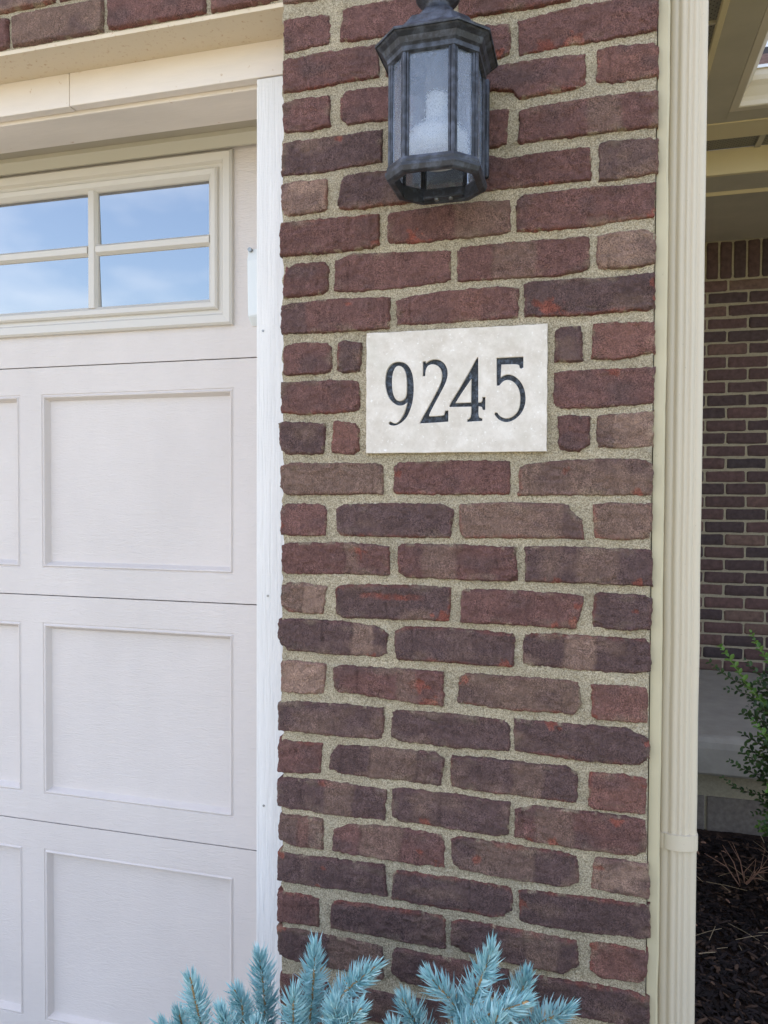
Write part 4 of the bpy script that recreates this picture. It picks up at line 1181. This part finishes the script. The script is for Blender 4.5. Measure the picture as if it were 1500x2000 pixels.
# ================================================================== BLUE SPRUCE
SPRIGS = [[(-0.022,-0.27,0.645),(-0.021,-0.258,0.605),(-0.018,-0.246,0.558),(-0.021,-0.234,0.5)],
 [(0.051,-0.2,0.65),(0.051,-0.188,0.604),(0.051,-0.176,0.549),(0.048,-0.164,0.479)],
 [(0.03,-0.25,0.62),(0.041,-0.238,0.596),(0.04,-0.226,0.551),(0.036,-0.214,0.497)],
 [(-0.091,-0.24,0.544),(-0.078,-0.228,0.515),(-0.06,-0.216,0.479)],
 [(-0.068,-0.22,0.553),(-0.069,-0.208,0.518),(-0.067,-0.196,0.471)],
 [(0.148,-0.22,0.691),(0.14,-0.208,0.631),(0.132,-0.196,0.574),(0.121,-0.184,0.5)],
 [(0.256,-0.27,0.701),(0.227,-0.258,0.671),(0.194,-0.246,0.632),(0.181,-0.234,0.583),(0.173,-0.222,0.523)],
 [(0.141,-0.28,0.661),(0.133,-0.268,0.625),(0.129,-0.256,0.588),(0.129,-0.244,0.537)],
 [(0.277,-0.25,0.656),(0.282,-0.238,0.629),(0.292,-0.226,0.599),(0.302,-0.214,0.557)],
 [(0.303,-0.24,0.687),(0.318,-0.228,0.66),(0.344,-0.216,0.625),(0.363,-0.204,0.576)],
 [(0.4,-0.25,0.746),(0.386,-0.238,0.698),(0.364,-0.226,0.63),(0.357,-0.214,0.568)],
 [(0.439,-0.21,0.692),(0.432,-0.198,0.658),(0.419,-0.186,0.613),(0.401,-0.174,0.555)],
 [(0.449,-0.29,0.702),(0.436,-0.278,0.686),(0.385,-0.266,0.651),(0.357,-0.254,0.61)],
 [(0.501,-0.22,0.657),(0.48,-0.208,0.635),(0.458,-0.196,0.613),(0.415,-0.184,0.558)],
 [(0.244,-0.3,0.663),(0.223,-0.288,0.638),(0.202,-0.276,0.596),(0.195,-0.264,0.551)],
 [(0.2,-0.3,0.665),(0.199,-0.288,0.637),(0.199,-0.276,0.588)],
 [(0.411,-0.3,0.687),(0.403,-0.288,0.662),(0.389,-0.276,0.619)],
 [(0.042,-0.3,0.626),(0.043,-0.288,0.594),(0.048,-0.276,0.544)],
 [(0.093,-0.3,0.619),(0.088,-0.288,0.589),(0.086,-0.276,0.538)],
 [(0.272,-0.28,0.639),(0.273,-0.268,0.604),(0.273,-0.256,0.561)]]

def polyline(pts, n):
    p = np.array(pts, float)
    # Catmull-Rom through the points
    q = np.vstack([2 * p[0] - p[1], p, 2 * p[-1] - p[-2]])
    out = []
    for i in range(1, len(q) - 2):
        for t in np.linspace(0, 1, 12, endpoint=(i == len(q) - 3)):
            a, b, c, d_ = q[i - 1], q[i], q[i + 1], q[i + 2]
            out.append(.5 * ((2 * b) + (c - a) * t + (2 * a - 5 * b + 4 * c - d_) * t * t + (3 * b - a - 3 * c + d_) * t ** 3))
    out = np.array(out)
    L = np.r_[0, np.cumsum(np.linalg.norm(np.diff(out, axis=0), axis=1))]
    s = np.linspace(0, L[-1], n)
    return np.stack([np.interp(s, L, out[:, k]) for k in range(3)], 1), L[-1]

def sprig(parent, path, seed, dens=2400, nlen=.0285, mat='needle', tw=.0024):
    """path runs from the tip down to the base"""
    r = np.random.default_rng(seed)
    pts, L = polyline(path[::-1], 80)
    keep = max(20, int(80 * (1 - .016 / L)))
    pts, L = polyline(pts[:keep:6].tolist() + [pts[keep - 1].tolist()], 80)
    N = int(L * dens)
    s = np.sort(r.uniform(.0, 1, N)) ** .97
    s[-26:] = np.linspace(.965, 1.0, 26)
    P = np.stack([np.interp(s, np.linspace(0, 1, 80), pts[:, k]) for k in range(3)], 1)
    tg = np.gradient(pts, axis=0); tg /= np.linalg.norm(tg, axis=1)[:, None]
    A = np.stack([np.interp(s, np.linspace(0, 1, 80), tg[:, k]) for k in range(3)], 1); A /= np.linalg.norm(A, axis=1)[:, None]
    up = np.array([.02, -.25, 1.0]); U = up - (A @ up)[:, None] * A
    bad = np.linalg.norm(U, axis=1) < .2
    U[bad] = np.array([0, -1.0, 0]) - (A[bad] @ np.array([0, -1.0, 0]))[:, None] * A[bad]
    U /= np.linalg.norm(U, axis=1)[:, None]
    B = np.cross(A, U)
    phi = r.uniform(0, 2 * PI, N)
    rad = np.cos(phi)[:, None] * B + np.sin(phi)[:, None] * U
    tip = sstep(.80, 1.0, s)
    ang = np.radians(r.normal(52, 12, N)) * (1 - tip) + np.radians(r.uniform(4, 34, N)) * tip
    D = A * np.cos(ang)[:, None] + rad * np.sin(ang)[:, None]
    D = D + np.array([0, 0, .12]); D /= np.linalg.norm(D, axis=1)[:, None]
    ln = nlen * np.clip(r.normal(.9, .14, N), .5, 1.15) * (1 - .22 * tip)
    curve = A * .16 + np.array([0, 0, .06])
    base = P + rad * tw * .8
    mid = base + D * (ln * .55)[:, None]
    end = base + D * ln[:, None] + curve * (ln * .6)[:, None]
    W = np.cross(D, rad + 1e-3); W /= np.linalg.norm(W, axis=1)[:, None]
    H = np.cross(D, W)
    rb, rm = .0007, .00115
    V = np.zeros((N, 7, 3))
    for k in range(3):
        a = 2 * PI * k / 3
        o_ = W * math.cos(a) + H * math.sin(a)
        V[:, k] = base + o_ * rb; V[:, 3 + k] = mid + o_ * rm
    V[:, 6] = end
    F = []
    for i in range(N):
        k = 7 * i
        F += [(k, k + 1, k + 4, k + 3), (k + 1, k + 2, k + 5, k + 4), (k + 2, k, k + 3, k + 5), (k + 3, k + 4, k + 6), (k + 4, k + 5, k + 6), (k + 5, k + 3, k + 6)]
    sg = obj('sprig', V.reshape(-1, 3), F, M[mat], parent, recalc=False)
    tp = pts[:-3]
    rr = np.linspace(tw * 1.25, tw * .55, len(tp))
    obj('twig', *tube(tp[::4], rr[::4], 6), M['twig'], sg)
    if seed % 2 == 0:
        e_, d_ = pts[-1], tg[-1]
        obj('bud', *tube([e_ - d_ * .004, e_ - d_ * .001, e_ + d_ * .003, e_ + d_ * .006], [.0018, .0030, .0026, .0006], 7), M['twig'], sg, smooth=True)
    return sg

spr = thing('spruce_shrub', (.2, -.27, -.03), 'low blue spruce shrub with soft turquoise needles in front of the brick pier', 'spruce')
sbr = []
for i, pth in enumerate(SPRIGS):
    e = np.array(pth[-1])
    ctr = np.array([.2, -.26, .12])
    ext = e + (ctr - e) * .22
    sprig(spr, [tuple(q) for q in pth] + [tuple(ext)], 300 + i)
    sbr.append(ext)
r = np.random.default_rng(77)
for i in range(16):
    x = -.04 + .52 * (i + r.uniform(.2, .8)) / 16
    tipp = np.array([x, r.uniform(-.36, -.26), r.uniform(.50, .565) + .05 * (x > .1)])
    lean = r.normal(0, .03)
    inner = np.array([x * .8 + .04 + lean, tipp[1] + .03, tipp[2] - .14])
    sprig(spr, [tuple(tipp), tuple((tipp + inner) / 2 + np.array([lean * .3, 0, 0])), tuple(inner)], 440 + i)
    sbr.append(inner)
r = np.random.default_rng(21)
n_ = 0
while n_ < 62:
    a = r.uniform(0, 2 * PI); h = r.uniform(.05, .54)
    R = .34 * math.sqrt(max(.05, 1 - ((h - .22) / .42) ** 2)) * r.uniform(.75, 1.0)
    tipp = np.array([.2 + R * 1.05 * math.cos(a), -.27 + R * .62 * math.sin(a), h])
    if tipp[1] > -.035: continue
    inner = np.array([.2 + .35 * R * math.cos(a), -.27 + .25 * R * math.sin(a), h - .11 + .05 * r.uniform()])
    mid = (tipp + inner) / 2 + np.array([0, 0, -.015])
    sprig(spr, [tuple(tipp), tuple(mid), tuple(inner)], 500 + n_, dens=1700, mat='needle' if r.uniform() < .8 else 'needle_old')
    sbr.append(inner); n_ += 1
mbx = MB()
for e in sbr:
    mbx.add(tube([(.2 + (e[0] - .2) * .1, -.27 + (e[1] + .27) * .1, max(.02, e[2] * .25)), (.2 + (e[0] - .2) * .5, -.27 + (e[1] + .27) * .5, e[2] * .65), tuple(e)], [.006, .0045, .0026], 6))
mbx.obj('branches', M['bark'], spr)
obj('trunk', *tube([(.2, -.27, -.06), (.205, -.268, .12), (.2, -.265, .30)], [.022, .018, .008], 9), M['bark'], spr)

# ================================================================== BROADLEAF SHRUB BY THE PORCH
BUSH = [[(0.995,1.36,0.882),(1.014,1.36,0.843),(1.044,1.36,0.8),(1.088,1.36,0.74)],
 [(0.912,1.38,0.829),(0.953,1.38,0.774),(0.991,1.38,0.712),(1.021,1.38,0.679),(1.08,1.38,0.623)],
 [(0.887,1.42,0.77),(0.923,1.42,0.739),(0.976,1.42,0.71),(1.058,1.42,0.675)],
 [(0.939,1.45,0.68),(0.981,1.45,0.678),(1.02,1.45,0.661),(1.095,1.45,0.621)],
 [(0.992,1.3,0.626),(1.012,1.3,0.601),(1.042,1.3,0.564),(1.078,1.3,0.521)],
 [(0.946,1.4,0.464),(0.983,1.4,0.443),(1.028,1.4,0.429),(1.102,1.4,0.417)],
 [(0.93,1.42,0.401),(0.965,1.42,0.376),(1.018,1.42,0.36),(1.107,1.42,0.354)],
 [(1.018,1.4,0.303),(1.045,1.4,0.314),(1.103,1.4,0.345)],
 [(0.999,1.4,0.643),(1.025,1.4,0.629),(1.069,1.4,0.616)],
 [(0.979,1.36,0.796),(1.008,1.36,0.766),(1.06,1.36,0.722)],
 [(1.012,1.34,0.739),(1.041,1.34,0.718),(1.084,1.34,0.681)]]
bsh = thing('boxwood_shrub', (1.24, 1.38, -.03), 'small-leaved evergreen shrub with bright new tips in front of the porch', 'shrub')
def leafy(path, seed, lsize, acc, stem, stem_r=.0014, gap=.011):
    r = np.random.default_rng(seed)
    pts, L = polyline(path[::-1], 40)
    stem.add(tube(pts[::5], np.linspace(stem_r * 1.4, stem_r * .6, len(pts[::5])), 5))
    k = max(3, int(L / gap))
    a0 = r.uniform(0, PI)
    for i in range(k + 1):
        s = i / k
        p = np.array([np.interp(s, np.linspace(0, 1, 40), pts[:, c]) for c in range(3)])
        j = min(38, int(s * 39)); ax = pts[j + 1] - pts[j]; ax /= np.linalg.norm(ax)
        a0 += PI / 2 + r.normal(0, .2)
        up = np.array([.1, -.4, .9]); u = up - (up @ ax) * ax; u /= np.linalg.norm(u); w = np.cross(ax, u)
        for sd_ in (0, PI):
            rd = math.cos(a0 + sd_) * u + math.sin(a0 + sd_) * w
            d_ = rd * .8 + ax * r.uniform(.3, .8) + np.array([0, 0, .15]); d_ /= np.linalg.norm(d_)
            nrm = np.cross(d_, np.cross(up, d_)); nrm /= np.linalg.norm(nrm)
            sidev = np.cross(d_, nrm)
            ls = lsize * r.uniform(.7, 1.15) * (.75 if s > .92 else 1)
            b = len(acc.v)
            prof = [(0, 0), (.25, .24), (.55, .30), (.82, .2), (1, 0)]
            row = []
            for t, wd in prof:
                c = p + d_ * ls * t + nrm * ls * (.10 * math.sin(PI * t) - .06 * t)
                if wd == 0: row.append([c])
                else: row.append([c - sidev * ls * wd + nrm * ls * .06, c, c + sidev * ls * wd + nrm * ls * .06])
            acc.v.append(tuple(row[0][0])); idx = [[b]]
            for q in row[1:-1]:
                idx.append(list(range(len(acc.v), len(acc.v) + 3))); acc.v += [tuple(z) for z in q]
            idx.append([len(acc.v)]); acc.v.append(tuple(row[-1][0]))
            acc.f += [(idx[0][0], idx[1][1], idx[1][0]), (idx[0][0], idx[1][2], idx[1][1])]
            for m_ in (1, 2):
                for h_ in (0, 1):
                    acc.f.append((idx[m_][h_], idx[m_][h_ + 1], idx[m_ + 1][h_ + 1], idx[m_ + 1][h_]))
            acc.f += [(idx[3][0], idx[3][1], idx[4][0]), (idx[3][1], idx[3][2], idx[4][0])]
old, new, st1, st2 = MB(), MB(), MB(), MB()
for i, pth in enumerate(BUSH):
    isnew = i in (0, 1, 4)
    leafy([tuple(q) for q in pth] + [(1.2, 1.4, pth[-1][2] - .08)], 700 + i, .019 if not isnew else .021, new if isnew else old, st2 if isnew else st1, gap=.012)
r = np.random.default_rng(31)
for i in range(360):
    a = r.uniform(0, 2 * PI); h = r.uniform(.20, .86)
    R = .27 * math.sqrt(max(.06, 1 - ((h - .50) / .40) ** 2)) * r.uniform(.5, 1.0)
    tipp = np.array([1.24 + R * math.cos(a), 1.38 + R * math.sin(a), h])
    inn = np.array([1.26 + .4 * R * math.cos(a), 1.38 + .4 * R * math.sin(a), h - .12])
    leafy([tuple(tipp), tuple((tipp + inn) / 2 + np.array([0, 0, .01])), tuple(inn)], 800 + i, .0225, new if r.uniform() < .16 else old, st1)
old.obj('dark_leaves', M['leaf'], bsh, recalc=False)
new.obj('new_leaves', M['leaf_new'], bsh, recalc=False)
for i in range(16):
    a = i * 2.4
    st1.add(tube([(1.25 + .03 * math.cos(a), 1.38 + .03 * math.sin(a), -.04), (1.25 + .08 * math.cos(a), 1.38 + .08 * math.sin(a), .25), (1.26 + .16 * math.cos(a), 1.38 + .16 * math.sin(a), .55)], [.006, .0045, .002], 6))
st1.obj('stems', M['bark'], bsh)
st2.obj('green_stems', M['stem_green'], bsh)

# dry weed on the mulch
dw = thing('dry_weed', (1.03, 1.62, -.03), 'thin dry weed with forked reddish stems on the mulch near the porch blocks', 'weed')
r = np.random.default_rng(9)
for i in range(9):
    a = r.uniform(0, 2 * PI); L = r.uniform(.06, .15)
    p0 = np.array([1.03 + r.uniform(-.01, .01), 1.62 + r.uniform(-.01, .01), -.04])
    p1 = p0 + np.array([.35 * L * math.cos(a), .35 * L * math.sin(a), .5 * L]); p2 = p0 + np.array([.9 * L * math.cos(a), .9 * L * math.sin(a), .75 * L])
    p3 = p1 + np.array([.3 * L * math.cos(a + 1), .3 * L * math.sin(a + 1), .45 * L])
    q = MB().add(tube([p0, p1, p2], [.0022, .0016, .0007], 5)).add(tube([p1, p3], [.0013, .0006], 5))
    q.obj('stem', M['dry_stem'], dw)
